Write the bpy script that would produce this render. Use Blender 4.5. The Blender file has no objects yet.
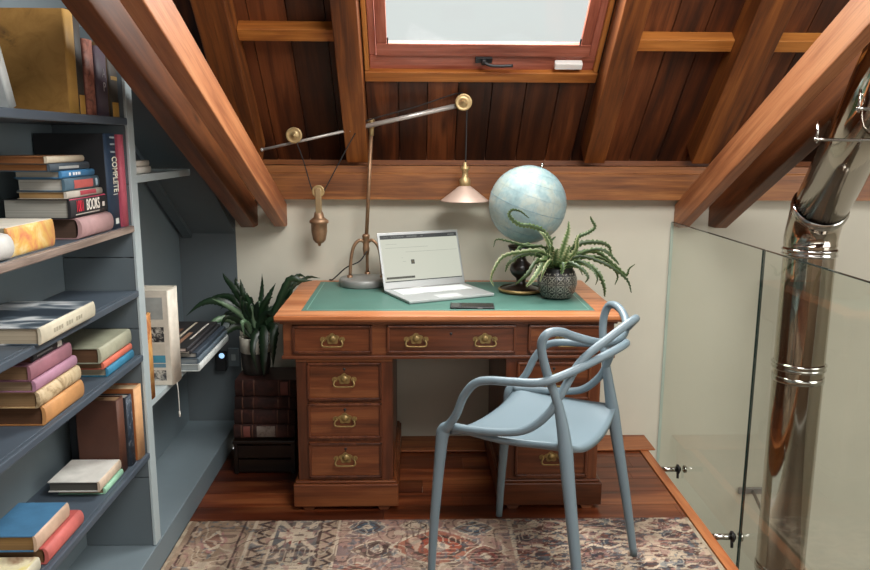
import bpy, bmesh, math, random
from mathutils import Vector, Matrix, Euler
random.seed(7)
COL = bpy.context.scene.collection
PI = math.pi

# ------------------------------------------------------------------ materials
def lin(h):
    h = h.lstrip('#')
    out = []
    for i in (0, 2, 4):
        c = int(h[i:i+2], 16) / 255
        out.append(c / 12.92 if c <= .04045 else ((c + .055) / 1.055) ** 2.4)
    return (*out, 1.0)

class NT:
    def __init__(self, name):
        self.m = bpy.data.materials.new(name); self.m.use_nodes = True
        self.t = self.m.node_tree; self.n = self.t.nodes; self.l = self.t.links
        self.b = self.n['Principled BSDF']; self.out = self.n['Material Output']
    def node(self, typ, **kw):
        x = self.n.new(typ)
        for k, v in kw.items():
            if k in x.inputs: x.inputs[k].default_value = v
            else: setattr(x, k, v)
        return x
    def link(self, a, b): self.l.new(a, b)
    def ramp(self, fac, stops):
        r = self.n.new('ShaderNodeValToRGB')
        e = r.color_ramp.elements
        while len(e) < len(stops): e.new(.5)
        for el, (p, c) in zip(e, stops):
            el.position = p; el.color = lin(c) if isinstance(c, str) else c
        self.link(fac, r.inputs['Fac']); return r
    def mix(self, a, b, fac, mode='MIX'):
        x = self.n.new('ShaderNodeMix'); x.data_type = 'RGBA'; x.blend_type = mode
        for s, v in ((0, fac), (6, a), (7, b)):
            if hasattr(v, 'is_output'): self.link(v, x.inputs[s])
            else: x.inputs[s].default_value = lin(v) if isinstance(v, str) else v
        return x.outputs[2]
    def objrand(self):
        oi = self.n.new('ShaderNodeObjectInfo'); return oi.outputs['Random']
    def coords(self, scale=(1, 1, 1), rnd=True):
        tc = self.n.new('ShaderNodeTexCoord'); mp = self.n.new('ShaderNodeMapping')
        mp.inputs['Scale'].default_value = scale
        self.link(tc.outputs['Object'], mp.inputs['Vector'])
        if rnd:
            mul = self.node('ShaderNodeVectorMath', operation='SCALE')
            mul.inputs[0].default_value = (13.1, 7.7, 21.3)
            self.link(self.objrand(), mul.inputs['Scale'])
            self.link(mul.outputs[0], mp.inputs['Location'])
        return mp.outputs[0]
    def bump(self, h, strength=.2, dist=.002):
        bp = self.node('ShaderNodeBump'); bp.inputs['Strength'].default_value = strength
        bp.inputs['Distance'].default_value = dist
        self.link(h, bp.inputs['Height']); self.link(bp.outputs[0], self.b.inputs['Normal'])

def wood(name, dark, mid, light, axis='X', rough=.5, k=1.0, tone=False, spec=.5, knots=0.0, fiber=.45):
    t = NT(name)
    a, b = 2.2 * k, 32 * k
    sc = {'X': (a, b, b), 'Y': (b, a, b), 'Z': (b, b, a)}[axis]
    v = t.coords(sc)
    n1 = t.node('ShaderNodeTexNoise', Scale=1.0, Detail=6.0, Roughness=.62, Distortion=.5)
    t.link(v, n1.inputs['Vector'])
    sc2 = {'X': (.8, 5, 5), 'Y': (5, .8, 5), 'Z': (5, 5, .8)}[axis]
    v2 = t.coords(sc2)
    n2 = t.node('ShaderNodeTexNoise', Scale=1.0, Detail=3.0, Roughness=.5, Distortion=.8)
    t.link(v2, n2.inputs['Vector'])
    add = t.node('ShaderNodeMath', operation='ADD'); t.link(n1.outputs[0], add.inputs[0]); t.link(n2.outputs[0], add.inputs[1])
    hv = t.node('ShaderNodeMath', operation='MULTIPLY'); hv.inputs[1].default_value = .5; t.link(add.outputs[0], hv.inputs[0])
    r = t.ramp(hv.outputs[0], [(.39, dark), (.5, mid), (.60, light)])
    sc3 = {'X': (5 * k, 170, 170), 'Y': (170, 5 * k, 170), 'Z': (170, 170, 5 * k)}[axis]
    n4 = t.node('ShaderNodeTexNoise', Scale=1.0, Detail=2.0); t.link(t.coords(sc3), n4.inputs['Vector'])
    fib = t.ramp(n4.outputs[0], [(.35, (.62, .58, .54, 1)), (.52, (1, 1, 1, 1))])
    col = t.mix(r.outputs[0], fib.outputs[0], fiber, 'MULTIPLY')
    if knots:
        vk = t.coords({'X': (1.6, 7, 7), 'Y': (7, 1.6, 7), 'Z': (7, 7, 1.6)}[axis])
        vo = t.node('ShaderNodeTexVoronoi', Scale=1.0); t.link(vk, vo.inputs['Vector'])
        kr = t.ramp(vo.outputs['Distance'], [(.02, (.12, .08, .06, 1)), (knots, (1, 1, 1, 1))])
        col = t.mix(col, kr.outputs[0], .8, 'MULTIPLY')
    if tone:
        at = t.node('ShaderNodeVertexColor', layer_name='tone')
        col = t.mix(col, at.outputs['Color'], 1.0, 'MULTIPLY')
    t.link(col, t.b.inputs['Base Color'])
    t.b.inputs['Roughness'].default_value = rough
    t.b.inputs['Specular IOR Level'].default_value = spec
    t.bump(n1.outputs[0], .25, .0015)
    return t.m

def plain(name, hexc, rough=.6, metal=0.0, var=.12, scale=9.0, bump=0.0, spec=.5, vary=0.0, bscale=60):
    t = NT(name)
    v = t.coords((scale,) * 3)
    n = t.node('ShaderNodeTexNoise', Scale=1.0, Detail=5.0, Roughness=.6); t.link(v, n.inputs['Vector'])
    c = lin(hexc)
    r = t.ramp(n.outputs[0], [(.3, tuple(x * (1 - var) for x in c[:3]) + (1,)), (.7, tuple(min(1, x * (1 + var)) for x in c[:3]) + (1,))])
    t.link(r.outputs[0], t.b.inputs['Base Color'])
    t.b.inputs['Roughness'].default_value = rough; t.b.inputs['Metallic'].default_value = metal
    t.b.inputs['Specular IOR Level'].default_value = spec
    if bump:
        n3 = t.node('ShaderNodeTexNoise', Scale=bscale, Detail=3.0); t.link(t.coords((1, 1, 1)), n3.inputs['Vector'])
        t.bump(n3.outputs[0], bump, .001)
    return t.m

def mottled(name, a, b, c, scale=8, rough=.6, p=(.35, .5, .65), detail=4.0, stretch=(1, 1, 1)):
    t = NT(name)
    n = t.node('ShaderNodeTexNoise', Scale=1.0, Detail=detail, Roughness=.65, Distortion=.6)
    t.link(t.coords(tuple(scale * s for s in stretch)), n.inputs['Vector'])
    r = t.ramp(n.outputs[0], [(p[0], a), (p[1], b), (p[2], c)])
    t.link(r.outputs[0], t.b.inputs['Base Color']); t.b.inputs['Roughness'].default_value = rough
    return t.m

def pages_mat(name, hexc):
    t = NT(name)
    n = t.node('ShaderNodeTexNoise', Scale=1.0, Detail=2.0); t.link(t.coords((2, 2, 420)), n.inputs['Vector'])
    c = lin(hexc)
    r = t.ramp(n.outputs[0], [(.3, tuple(x * .7 for x in c[:3]) + (1,)), (.65, c)])
    t.link(r.outputs[0], t.b.inputs['Base Color']); t.b.inputs['Roughness'].default_value = .9
    return t.m

def attr_mat(name, layer='Col', rough=.9, noise=.25, nscale=220, bump=0.0, spec=.3):
    t = NT(name)
    at = t.node('ShaderNodeVertexColor', layer_name=layer)
    n = t.node('ShaderNodeTexNoise', Scale=nscale, Detail=3.0); t.link(t.coords((1, 1, 1)), n.inputs['Vector'])
    r = t.ramp(n.outputs[0], [(.3, (1 - noise,) * 3 + (1,)), (.7, (1,) * 3 + (1,))])
    t.link(t.mix(at.outputs['Color'], r.outputs[0], 1.0, 'MULTIPLY'), t.b.inputs['Base Color'])
    t.b.inputs['Roughness'].default_value = rough; t.b.inputs['Specular IOR Level'].default_value = spec
    if bump: t.bump(n.outputs[0], bump, .002)
    return t.m

M = {}
M['plaster'] = plain('plaster', '#cecab9', .92, var=.035, scale=2.5, bump=.12, bscale=45, spec=.2)
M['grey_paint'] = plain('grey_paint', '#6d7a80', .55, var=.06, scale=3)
M['grey_paint_shaded'] = plain('grey_paint_shaded', '#566065', .55, var=.08, scale=3)  # same grey paint darkened; the panels' shade is put into the colour
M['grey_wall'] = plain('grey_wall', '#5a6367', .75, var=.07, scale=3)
M['grey_paint_lit'] = plain('grey_paint_lit', '#a3afb1', .5, var=.06, scale=4)  # same grey paint lightened; light on the edges is put into the colour
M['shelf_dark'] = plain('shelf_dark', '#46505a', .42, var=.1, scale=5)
M['shelf_edge'] = wood('worn_shelf_edge', '#5d4d45', '#87766b', '#a09084', 'Y', .6)
M['beam'] = wood('beam_pine_lit', '#8e5230', '#b27146', '#c58658', 'X', .5, .8, knots=.1)  # truss timber lightened; skylight on the inner faces is put into the colour
M['beam_shaded'] = wood('beam_pine_shaded', '#4c270e', '#714020', '#8a522a', 'X', .5, .8, knots=.1)  # same truss timber darkened; shade on the outer beams is in the colour
M['rafter'] = wood('rafter_pine', '#4c260e', '#774119', '#955826', 'X', .5, .8, knots=.12)
M['rafter_bright'] = wood('nogging_pine', '#8a4c1a', '#b06c2c', '#c98540', 'X', .5, .8, knots=.12)
M['boards'] = wood('roof_boards', '#2c150a', '#54290f', '#784220', 'Y', .55, .7, tone=True, knots=.14)
M['plate'] = wood('wall_plate_oak', '#6a3c19', '#8c5528', '#a56c38', 'X', .45, 1.2)
M['floor'] = wood('floor_boards', '#421c0c', '#70351a', '#94552f', 'X', .32, .8, tone=True)
M['floor_edge'] = wood('floor_edging', '#83421f', '#a85f34', '#bd7646', 'Y', .4, 1)
M['floor_edgeX'] = wood('floor_edging_x', '#6b351a', '#925028', '#a8663a', 'X', .4, 1)
M['mahogany'] = wood('mahogany', '#43200c', '#613118', '#774425', 'X', .35, .9)
M['mahogany_z'] = wood('mahogany_upright', '#3d1c0b', '#582b15', '#6d3d22', 'Z', .35, .9)
M['desk_top_lit'] = wood('desk_top_edge_lit', '#9a552e', '#b87144', '#c78558', 'X', .33, .9)  # desk wood lightened; skylight falling on the top's edge is painted in
M['leather'] = plain('leather', '#476f64', .5, var=.08, scale=6, bump=.15, bscale=350)
M['gilt'] = plain('gilt', '#6a9485', .4, var=.1)
M['brass_old'] = plain('brass_old', '#8e774a', .4, .6, var=.25, scale=40)
M['brass'] = plain('brass', '#b39a6c', .36, .55, var=.2, scale=25)
M['bronze'] = plain('bronze', '#927256', .4, .55, var=.2, scale=25)
M['steel_tube'] = plain('steel_tube', '#bdb9b3', .32, .45, var=.08, scale=10)
M['pewter'] = plain('pewter', '#93938f', .42, .35, var=.15, scale=12)
M['cord'] = plain('black_cord', '#1b1a1a', .7, var=.2)
M['shade'] = plain('shade', '#b89f90', .42, .3, var=.05, scale=10)
M['chair'] = plain('chair', '#6a7a82', .42, var=.025, scale=3)
M['alu'] = plain('aluminium', '#b2b5b4', .42, .4, var=.03)
M['key_white'] = plain('keys_white', '#dfe3e2', .5, var=.03)
M['black_glossy'] = plain('black_glass', '#0d1013', .12, var=.05)
M['black'] = plain('black_plastic', '#17181a', .45, var=.1)
M['white_plastic'] = plain('white_plastic', '#efefea', .4, var=.03)
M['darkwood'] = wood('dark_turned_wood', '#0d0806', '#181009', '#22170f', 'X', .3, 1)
M['soil'] = plain('soil', '#2a2018', .95, var=.4, scale=60)
M['frame_red'] = wood('skylight_frame', '#7a3a28', '#a25a45', '#b56d58', 'X', .4, 1.2)
M['frame_redz'] = wood('skylight_frame_side', '#7a3a28', '#a25a45', '#b56d58', 'Y', .4, 1.2)
M['pot_white'] = plain('pot_stone', '#a9a597', .7, var=.08)
M['pot_dark'] = plain('pot_dark_basket', '#34302c', .8, var=.3, scale=60)
M['led'] = plain('led', '#9ec6e8', .4)
_t = NT('led_glow'); _t.b.inputs['Base Color'].default_value = lin('#9ec6e8'); _t.b.inputs['Emission Color'].default_value = lin('#a8d4ff'); _t.b.inputs['Emission Strength'].default_value = 1.2; M['led'] = _t.m
_t = NT('pipe_steel'); _t.b.inputs['Base Color'].default_value = (.47, .42, .36, 1); _t.b.inputs['Metallic'].default_value = 1; _t.b.inputs['Roughness'].default_value = .09
_n = _t.node('ShaderNodeTexNoise', Scale=1.0, Detail=2.0); _t.link(_t.coords((9, 9, 1.2)), _n.inputs['Vector']); _t.bump(_n.outputs[0], .12, .01); M['pipe'] = _t.m
M['chrome'] = plain('polished_steel', '#c9c7c2', .12, 1.0, var=.03)

def glass_mat(name, tint, refl=.9):
    t = NT(name); t.n.remove(t.b)
    tr = t.node('ShaderNodeBsdfTransparent'); tr.inputs[0].default_value = lin(tint)
    gl = t.node('ShaderNodeBsdfGlossy'); gl.inputs['Roughness'].default_value = .02; gl.inputs[0].default_value = (refl, refl, refl, 1)
    fr = t.node('ShaderNodeFresnel', IOR=1.5); ge = t.node('ShaderNodeNewGeometry')
    inv = t.node('ShaderNodeMath', operation='SUBTRACT'); inv.inputs[0].default_value = 1; t.link(ge.outputs['Backfacing'], inv.inputs[1])
    fm = t.node('ShaderNodeMath', operation='MULTIPLY'); t.link(fr.outputs[0], fm.inputs[0]); t.link(inv.outputs[0], fm.inputs[1])
    mx = t.node('ShaderNodeMixShader'); t.link(fm.outputs[0], mx.inputs[0]); t.link(tr.outputs[0], mx.inputs[1]); t.link(gl.outputs[0], mx.inputs[2])
    t.link(mx.outputs[0], t.out.inputs['Surface']); return t.m
M['glass'] = glass_mat('balustrade_glass', '#f8faf7')
M['glass_edge'] = plain('glass_edge', '#1c2a28', .15)
M['glass_edge_light'] = plain('glass_edge_light', '#b4c4bd', .2)
M['sky_glass'] = glass_mat('skylight_glass', '#fafcfc')

# ------------------------------------------------------------------ mesh helpers
def bx(bm, x0, x1, y0, y1, z0, z1, bev=0.0, mi=0):
    vs = [bm.verts.new((x, y, z)) for x in (x0, x1) for y in (y0, y1) for z in (z0, z1)]
    F = [(0, 1, 3, 2), (4, 6, 7, 5), (0, 4, 5, 1), (2, 3, 7, 6), (0, 2, 6, 4), (1, 5, 7, 3)]
    fs = [bm.faces.new([vs[i] for i in f]) for f in F]
    for f in fs: f.material_index = mi
    if bev:
        es = list({e for f in fs for e in f.edges})
        bmesh.ops.bevel(bm, geom=es, offset=bev, segments=2, affect='EDGES', profile=.5)
    return fs

def box(*a, bev=0.0):
    bm = bmesh.new(); bx(bm, *a, bev=bev); return bm

def prism(bm, poly, a0, a1, axis='X', mi=0, bev=0):
    def P(u, v, a):
        return {'X': (a, u, v), 'Y': (u, a, v), 'Z': (u, v, a)}[axis]
    A = [bm.verts.new(P(u, v, a0)) for u, v in poly]; B = [bm.verts.new(P(u, v, a1)) for u, v in poly]
    n = len(poly); fs = [bm.faces.new(A[::-1]), bm.faces.new(B)]
    for i in range(n): fs.append(bm.faces.new([A[i], A[(i + 1) % n], B[(i + 1) % n], B[i]]))
    bmesh.ops.recalc_face_normals(bm, faces=fs)
    for f in fs: f.material_index = mi
    if bev:
        bmesh.ops.bevel(bm, geom=list({e for f in fs for e in f.edges}), offset=bev, segments=2, affect='EDGES', profile=.5)

def lathe(bm, prof, c=(0, 0, 0), seg=32, mi=0, axis=None):
    rot = Matrix.Identity(3) if axis is None else Vector((0, 0, 1)).rotation_difference(Vector(axis)).to_matrix()
    c = Vector(c); rings = []; new = []
    for r, z in prof:
        if r < 1e-6: rings.append([bm.verts.new(c + rot @ Vector((0, 0, z)))])
        else: rings.append([bm.verts.new(c + rot @ Vector((r * math.cos(2 * PI * i / seg), r * math.sin(2 * PI * i / seg), z))) for i in range(seg)])
    for A, B in zip(rings, rings[1:]):
        for i in range(seg):
            j = (i + 1) % seg
            if len(A) == 1 and len(B) == 1: continue
            if len(A) == 1: f = bm.faces.new([A[0], B[j], B[i]])
            elif len(B) == 1: f = bm.faces.new([A[i], A[j], B[0]])
            else: f = bm.faces.new([A[i], A[j], B[j], B[i]])
            f.smooth = True; f.material_index = mi; new.append(f)
    bmesh.ops.recalc_face_normals(bm, faces=new)

def spline(pts, n=8, closed=False):
    P = [Vector(p) for p in pts]; out = []
    m = len(P); rng = range(m if closed else m - 1)
    for i in rng:
        if closed: p0, p1, p2, p3 = P[(i - 1) % m], P[i], P[(i + 1) % m], P[(i + 2) % m]
        else:
            p1, p2 = P[i], P[i + 1]; p0 = P[i - 1] if i > 0 else 2 * p1 - p2; p3 = P[i + 2] if i + 2 < m else 2 * p2 - p1
        for k in range(n):
            t = k / n
            out.append(.5 * ((2 * p1) + (-p0 + p2) * t + (2 * p0 - 5 * p1 + 4 * p2 - p3) * t * t + (-p0 + 3 * p1 - 3 * p2 + p3) * t ** 3))
    if not closed: out.append(P[-1].copy())
    return out

def tube(bm, pts, r, seg=10, caps=True, mi=0):
    P = [Vector(p) for p in pts]; n = len(P)
    R = [r] * n if not isinstance(r, (list, tuple)) else ([r[0] + (r[1] - r[0]) * i / (n - 1) for i in range(n)] if len(r) == 2 and n > 2 else list(r))
    T = [(P[min(i + 1, n - 1)] - P[max(i - 1, 0)]).normalized() for i in range(n)]
    up = Vector((0, 0, 1)) if abs(T[0].z) < .9 else Vector((1, 0, 0))
    nn = (up - T[0] * up.dot(T[0])).normalized(); rings = []
    for i in range(n):
        if i: nn = (nn - T[i] * nn.dot(T[i])).normalized()
        bb = T[i].cross(nn)
        rings.append([bm.verts.new(P[i] + R[i] * (nn * math.cos(2 * PI * k / seg) + bb * math.sin(2 * PI * k / seg))) for k in range(seg)])
    new = []
    for A, B in zip(rings, rings[1:]):
        for k in range(seg):
            f = bm.faces.new([A[k], A[(k + 1) % seg], B[(k + 1) % seg], B[k]]); f.smooth = True; f.material_index = mi; new.append(f)
    if caps:
        new.append(bm.faces.new(rings[0][::-1])); new.append(bm.faces.new(rings[-1]))
    bmesh.ops.recalc_face_normals(bm, faces=new)

ROOT = {}
def obj(name, bm, mat, parent=None, world=True, loc=None, label=None, kind=None, smooth=False):
    me = bpy.data.meshes.new(name)
    if world and parent is not None and loc is None:
        bm.transform(ROOT[parent.name].inverted())
    bm.to_mesh(me); bm.free()
    for m in (mat if isinstance(mat, (list, tuple)) else [mat]): me.materials.append(M[m] if isinstance(m, str) else m)
    if smooth: me.polygons.foreach_set('use_smooth', [True] * len(me.polygons))
    o = bpy.data.objects.new(name, me); COL.objects.link(o)
    if parent is not None:
        o.parent = parent; ROOT[o.name] = ROOT[parent.name]
    else: ROOT[o.name] = Matrix.Identity(4)
    if loc is not None: o.location = loc
    if label: o['label'] = label
    if kind: o['kind'] = kind
    return o

def thing(name, label, cat, loc=(0, 0, 0), rot=(0, 0, 0), group=None):
    o = bpy.data.objects.new(name, None); COL.objects.link(o)
    o.empty_display_size = .05
    o.location = loc; o.rotation_euler = rot; o['label'] = label; o['category'] = cat
    if group: o['group'] = group
    ROOT[o.name] = Matrix.Translation(loc) @ Euler(rot).to_matrix().to_4x4()
    return o

def struct(name, bm, mat, label=None, parent=None):
    o = obj(name, bm, mat, parent, label=label)
    if parent is None: o['kind'] = 'structure'
    return o

def dup(o, loc=None, parent=None, **props):
    c = o.copy(); COL.objects.link(c); c.parent = parent if parent is not None else o.parent
    if loc is not None: c.location = loc
    for k, v in props.items(): c[k] = v
    for ch in [x for x in bpy.data.objects if x.parent == o and x != c]:
        dup(ch, None, c)
    return c

def text_bm(s, size, depth=.0003, bold=.0):
    cu = bpy.data.curves.new('lettering', 'FONT'); cu.body = s; cu.size = size; cu.extrude = depth; cu.offset = bold * size
    cu.align_x = 'CENTER'; cu.align_y = 'CENTER'
    o = bpy.data.objects.new('lettering', cu); COL.objects.link(o)
    dg = bpy.context.evaluated_depsgraph_get()
    me = bpy.data.meshes.new_from_object(o.evaluated_get(dg))
    bm = bmesh.new(); bm.from_mesh(me)
    bpy.data.objects.remove(o); bpy.data.curves.remove(cu); bpy.data.meshes.remove(me)
    return bm

def tone_layer(bm): return bm.loops.layers.color.new('tone')

# ------------------------------------------------------------------ room shell
WY = 3.53          # back wall
GX = 1.20          # glass plane
FE = 1.095         # floor edge
# floor planks (run along X)
def make_floor():
    bm = bmesh.new(); tl = tone_layer(bm); y = -0.6; rnd = random.Random(3)
    while y < 3.38:
        w = .118; x = -1.12
        while x < FE - .045:
            L = rnd.uniform(.7, 1.5); x1 = min(x + L, FE - .045)
            k = rnd.uniform(.62, 1.12)
            for f in bx(bm, x, x1 - .0015, y, y + w - .0018, -.03, 0):
                for lp in f.loops: lp[tl] = (k, k * rnd.uniform(.95, 1.02), k, 1)
            x = x1
        y += w
    return bm
struct('floor', make_floor(), 'floor', 'red-brown plank floor of the mezzanine')
struct('trim_1', box(FE - .04, FE, -.6, 3.53, -.16, .004, bev=.002), 'floor_edge', 'orange-brown edging board along the open side of the floor')
struct('trim_2', box(-.83, FE + .03, 3.348, WY - .001, .0045, .012, bev=.003), 'floor_edgeX', 'flat wooden board along the foot of the back wall')
struct('floor_lower', box(-1.2, 4.2, -1.5, WY, -2.7, -2.6), plain('lower_floor', '#8d867a', .6), 'floor of the level below')
# back wall
bm = bmesh.new(); bx(bm, -.832, 4.2, WY, WY + .22, -2.6, 1.30); struct('wall_back', bm, 'plaster')
struct('wall_back_left', box(-1.2, -.832, WY - .004, WY + .005, 0, 2.6), 'grey_wall', 'grey painted end of the back wall')
struct('wall_left', box(-1.2, -1.115, -1.2, WY - .005, -.03, 2.6), 'grey_wall')
struct('wall_right', box(4.2, 4.3, -1.5, WY, -2.6, 3.0), 'plaster')

struct('wall_rear', box(-1.2, 4.2, -1.7, -1.6, -2.6, 1.1), plain('rear_plaster', '#8a7460', .9), 'unseen low wall added behind')  # out of view; added to darken what the flue pipe reflects
# roof: local x = X, y = up the slope, z = into the room
S2 = math.sqrt(.5)
ROOF = Matrix(((1, 0, 0, 0), (0, -S2, -S2, 3.5), (0, S2, -S2, 1.5), (0, 0, 0, 1)))
def roof_obj(name, bm, mat, parent=None, label=None, kind='structure'):
    o = obj(name, bm, mat, None if parent is None else parent, world=False, label=label)
    if parent is None: o.matrix_world = ROOF; o['kind'] = kind
    return o
UMAX = 3.0
ox0, ox1, ou0, ou1 = -.212, .762, .255, 1.45   # skylight opening
def make_boards():
    bm = bmesh.new(); tl = tone_layer(bm); rnd = random.Random(5); x = -1.2
    while x < 4.2:
        w = rnd.uniform(.125, .15); x1 = x + w
        segs = [(-.3, UMAX)]
        if x1 > ox0 and x < ox1: segs = [(-.3, ou0), (ou1, UMAX)]
        k = rnd.uniform(.6, 1.15)
        segs = [(x, x1, u0, u1) for u0, u1 in segs]
        if x < ox0 < x1: segs.append((x, ox0 + .002, ou0, ou1))
        if x < ox1 < x1: segs.append((ox1 - .002, x1, ou0, ou1))
        for a0, a1, u0, u1 in segs:
            for f in bx(bm, a0 + .002, a1 - .002, u0, u1, -.03, 0, bev=.0):
                for lp in f.loops: lp[tl] = (k, k * .97, k * .93, 1)
            for f in bx(bm, a0 - (.004 if a0 == x else 0), a1 + (.004 if a1 == x1 else 0), u0, u1, -.045, -.031):
                for lp in f.loops: lp[tl] = (.1, .1, .1, 1)
        x = x1
    return bm
roof_obj('ceiling', make_boards(), 'boards', label='sloping ceiling of dark brown boards')
# opposite slope behind the camera
bm = bmesh.new(); bx(bm, -1.2, 4.2, 0, 2.6, -.03, 0); tl = tone_layer(bm)
for f in bm.faces:
    for lp in f.loops: lp[tl] = (1, .95, .9, 1)
o = obj('ceiling_rear', bm, 'boards', kind='structure', label='opposite slope of the board ceiling')
yr = 3.5 - UMAX * S2; zr = 1.5 + UMAX * S2
o.matrix_world = Matrix(((1, 0, 0, 0), (0, -S2, S2, yr), (0, -S2, -S2, zr), (0, 0, 0, 1)))

def rafter(name, x0, x1, u0, u1, z0, z1, mat='rafter', label=None):
    # build with local X along the slope so that the grain runs with the beam
    bm = box(u0, u1, -(x1 - x0) / 2, (x1 - x0) / 2, z0, z1, bev=.004)
    o = obj(name, bm, mat, world=False, kind='structure', label=label)
    xc = (x0 + x1) / 2
    o.matrix_world = ROOF @ Matrix(((0, -1, 0, xc), (1, 0, 0, 0), (0, 0, 1, 0), (0, 0, 0, 1)))
    return o
ti = [2]
def tn():
    ti[0] += 1; return 'trim_%d' % ti[0]
rafter(tn(), -.312, -.215, -.12, UMAX, 0, .12, label='roof rafter left of the skylight')
rafter(tn(), .766, .862, -.12, UMAX, 0, .12, label='roof rafter right of the skylight')
rafter(tn(), 1.262, 1.40, -.12, UMAX, 0, .12, label='roof rafter above the right-hand truss')
rafter(tn(), -.815, -.69, -.12, UMAX, 0, .12, label='roof rafter above the left-hand truss')
for x in (1.9, 2.42, 2.94): rafter(tn(), x, x + .1, -.12, UMAX, 0, .12, label='roof rafter towards the right-hand end')
def nog(x0, x1, u0, u1, z0, z1, mat='rafter_bright', label=None):
    bm = box(-(x1 - x0) / 2, (x1 - x0) / 2, u0, u1, z0, z1, bev=.003)
    o = obj(tn(), bm, mat, world=False, kind='structure', label=label)
    o.matrix_world = ROOF @ Matrix.Translation(((x0 + x1) / 2, 0, 0))
nog(-.689, -.313, .49, .545, 0, .055, label='short orange cross timber between the left rafters')
nog(.863, 1.261, .455, .51, 0, .055, label='short orange cross timber between the right rafters')
nog(1.401, 1.899, .455, .51, 0, .055, label='short orange cross timber beyond the right-hand truss')
# wall plate and the board closing the eaves behind it
struct(tn(), box(-1.2, 4.2, 3.66, 3.68, 1.30, 1.8), 'rafter', 'dark board closing the eaves')
bm = bmesh.new()
prism(bm, [(3.458, 1.168), (3.5295, 1.168), (3.5295, 1.3005), (3.66, 1.3005), (3.66, 1.318), (3.463, 1.318), (3.463, 1.288), (3.458, 1.284)], -.83, 4.2, 'X')
bm.transform(Matrix.Translation((-1.6, -3.5, -1.24)))
o = obj(tn(), bm, 'plate', kind='structure', world=False, label='long horizontal wall plate beam above the back wall'); o.location = (1.6, 3.5, 1.24)

# twin truss members, sloping
def strut(x0, x1, z0, s, mat, label, ymin=.6, thick=.135, foot=1.042):
    bm = bmesh.new(); ye = WY - .003
    top = lambda y: z0 + s * (3.5 - y)
    poly = [(ymin, top(ymin)), (ye, top(ye)), (ye, foot)]
    yb = 3.5 - (foot + thick - z0) / s
    poly += [(yb, foot), (ymin, top(ymin) - thick)]
    prism(bm, poly, x0, x1, 'X', bev=.004)
    # orient local X along the beam for the grain
    a = math.atan(s)
    A = Matrix.Translation(((x0 + x1) / 2, 3.5, z0)) @ Matrix.Rotation(-a, 4, 'X') @ Matrix.Rotation(PI / 2, 4, 'Z')
    bm.transform(A.inverted())
    o = obj(tn(), bm, mat, kind='structure', world=False, label=label); o.matrix_world = A
strut(-.645, -.592, 1.155, .395, 'beam', 'pale sloping truss beam, coloured as if lit, on the left, the inner of its pair', thick=.122)
strut(-.788, -.726, 1.155, .415, 'beam_shaded', 'brown sloping truss beam, coloured as if shaded, on the left, the outer of its pair')
strut(1.205, 1.255, 1.157, .505, 'beam', 'pale sloping truss beam, coloured as if lit, on the right, the inner of its pair')
strut(1.368, 1.425, 1.150, .505, 'beam_shaded', 'brown sloping truss beam, coloured as if shaded, on the right, the outer of its pair')

# skylight
win = bpy.data.objects.new('window_1', None); COL.objects.link(win); win.matrix_world = ROOF
win['kind'] = 'structure'; win['label'] = 'roof skylight with a reddish wooden frame'
ROOT['window_1'] = Matrix.Identity(4)
def wpart(n, bm, m, label=None): return obj(n, bm, m, win, world=False, label=label)
bm = bmesh.new()
bx(bm, ox0, ox1, ou0, ou0 + .05, -.10, .012, bev=.003)
wpart('sill', bm, 'rafter_bright', 'orange pine sill')
bm = bmesh.new(); fx0, fx1 = -.19, .742
bx(bm, fx0, fx1, .302, .372, -.09, -.012, bev=.003)
wpart('frame_bottom', bm, 'frame_red')
bm = bmesh.new()
bx(bm, fx0, fx0 + .028, .374, 1.42, -.09, -.012, bev=.003); bx(bm, fx1 - .028, fx1, .374, 1.42, -.09, -.012, bev=.003); bx(bm, fx0, fx1, 1.42, 1.45, -.09, -.012)
wpart('frame_side', bm, 'frame_redz')
bm = bmesh.new(); bx(bm, fx0 + .03, fx1 - .03, .376, .438, -.024, -.002, bev=.004); wpart('sash_bottom', bm, 'frame_red')
bm = bmesh.new(); bx(bm, fx0 + .03, fx0 + .074, .439, 1.4, -.024, -.002, bev=.004); bx(bm, fx1 - .074, fx1 - .03, .439, 1.4, -.024, -.002, bev=.004); bx(bm, fx0 + .083, fx1 - .083, 1.34, 1.4, -.07, -.002)
wpart('sash_side', bm, 'frame_redz')
bm = bmesh.new(); bx(bm, fx0 + .072, fx1 - .072, .436, 1.345, -.0075, -.0032); wpart('pane', bm, 'sky_glass')
bm = bmesh.new()
for sx in (fx0 + .075, fx1 - .081): bx(bm, sx, sx + .006, .4385, .47, -.003, .001)
wpart('pane_clip', bm, 'black')
bm = bmesh.new(); bx(bm, .245, .315, .348, .374, -.012, .004, bev=.003); lathe(bm, [(0, 0), (.013, 0), (.013, .012), (0, .014)], (.28, .36, .004), 16)
tube(bm, spline([(.28, .36, .014), (.31, .352, .022), (.35, .35, .022), (.40, .352, .022)], 5), .0065, 8)
wpart('latch', bm, 'black', 'black latch handle')
bm = bmesh.new(); bx(bm, .575, .69, .326, .358, -.012, .016, bev=.005); wpart('sensor', bm, 'white_plastic', 'white plastic sensor box')

# lining edges of the skylight opening
for x0, x1 in ((ox0 + .001, ox0 + .02), (ox1 - .02, ox1 - .001)):
    rafter(tn(), x0, x1, ou0 + .052, ou1, -.09, .006, 'rafter_bright', 'orange pine lining beside the skylight')

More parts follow.
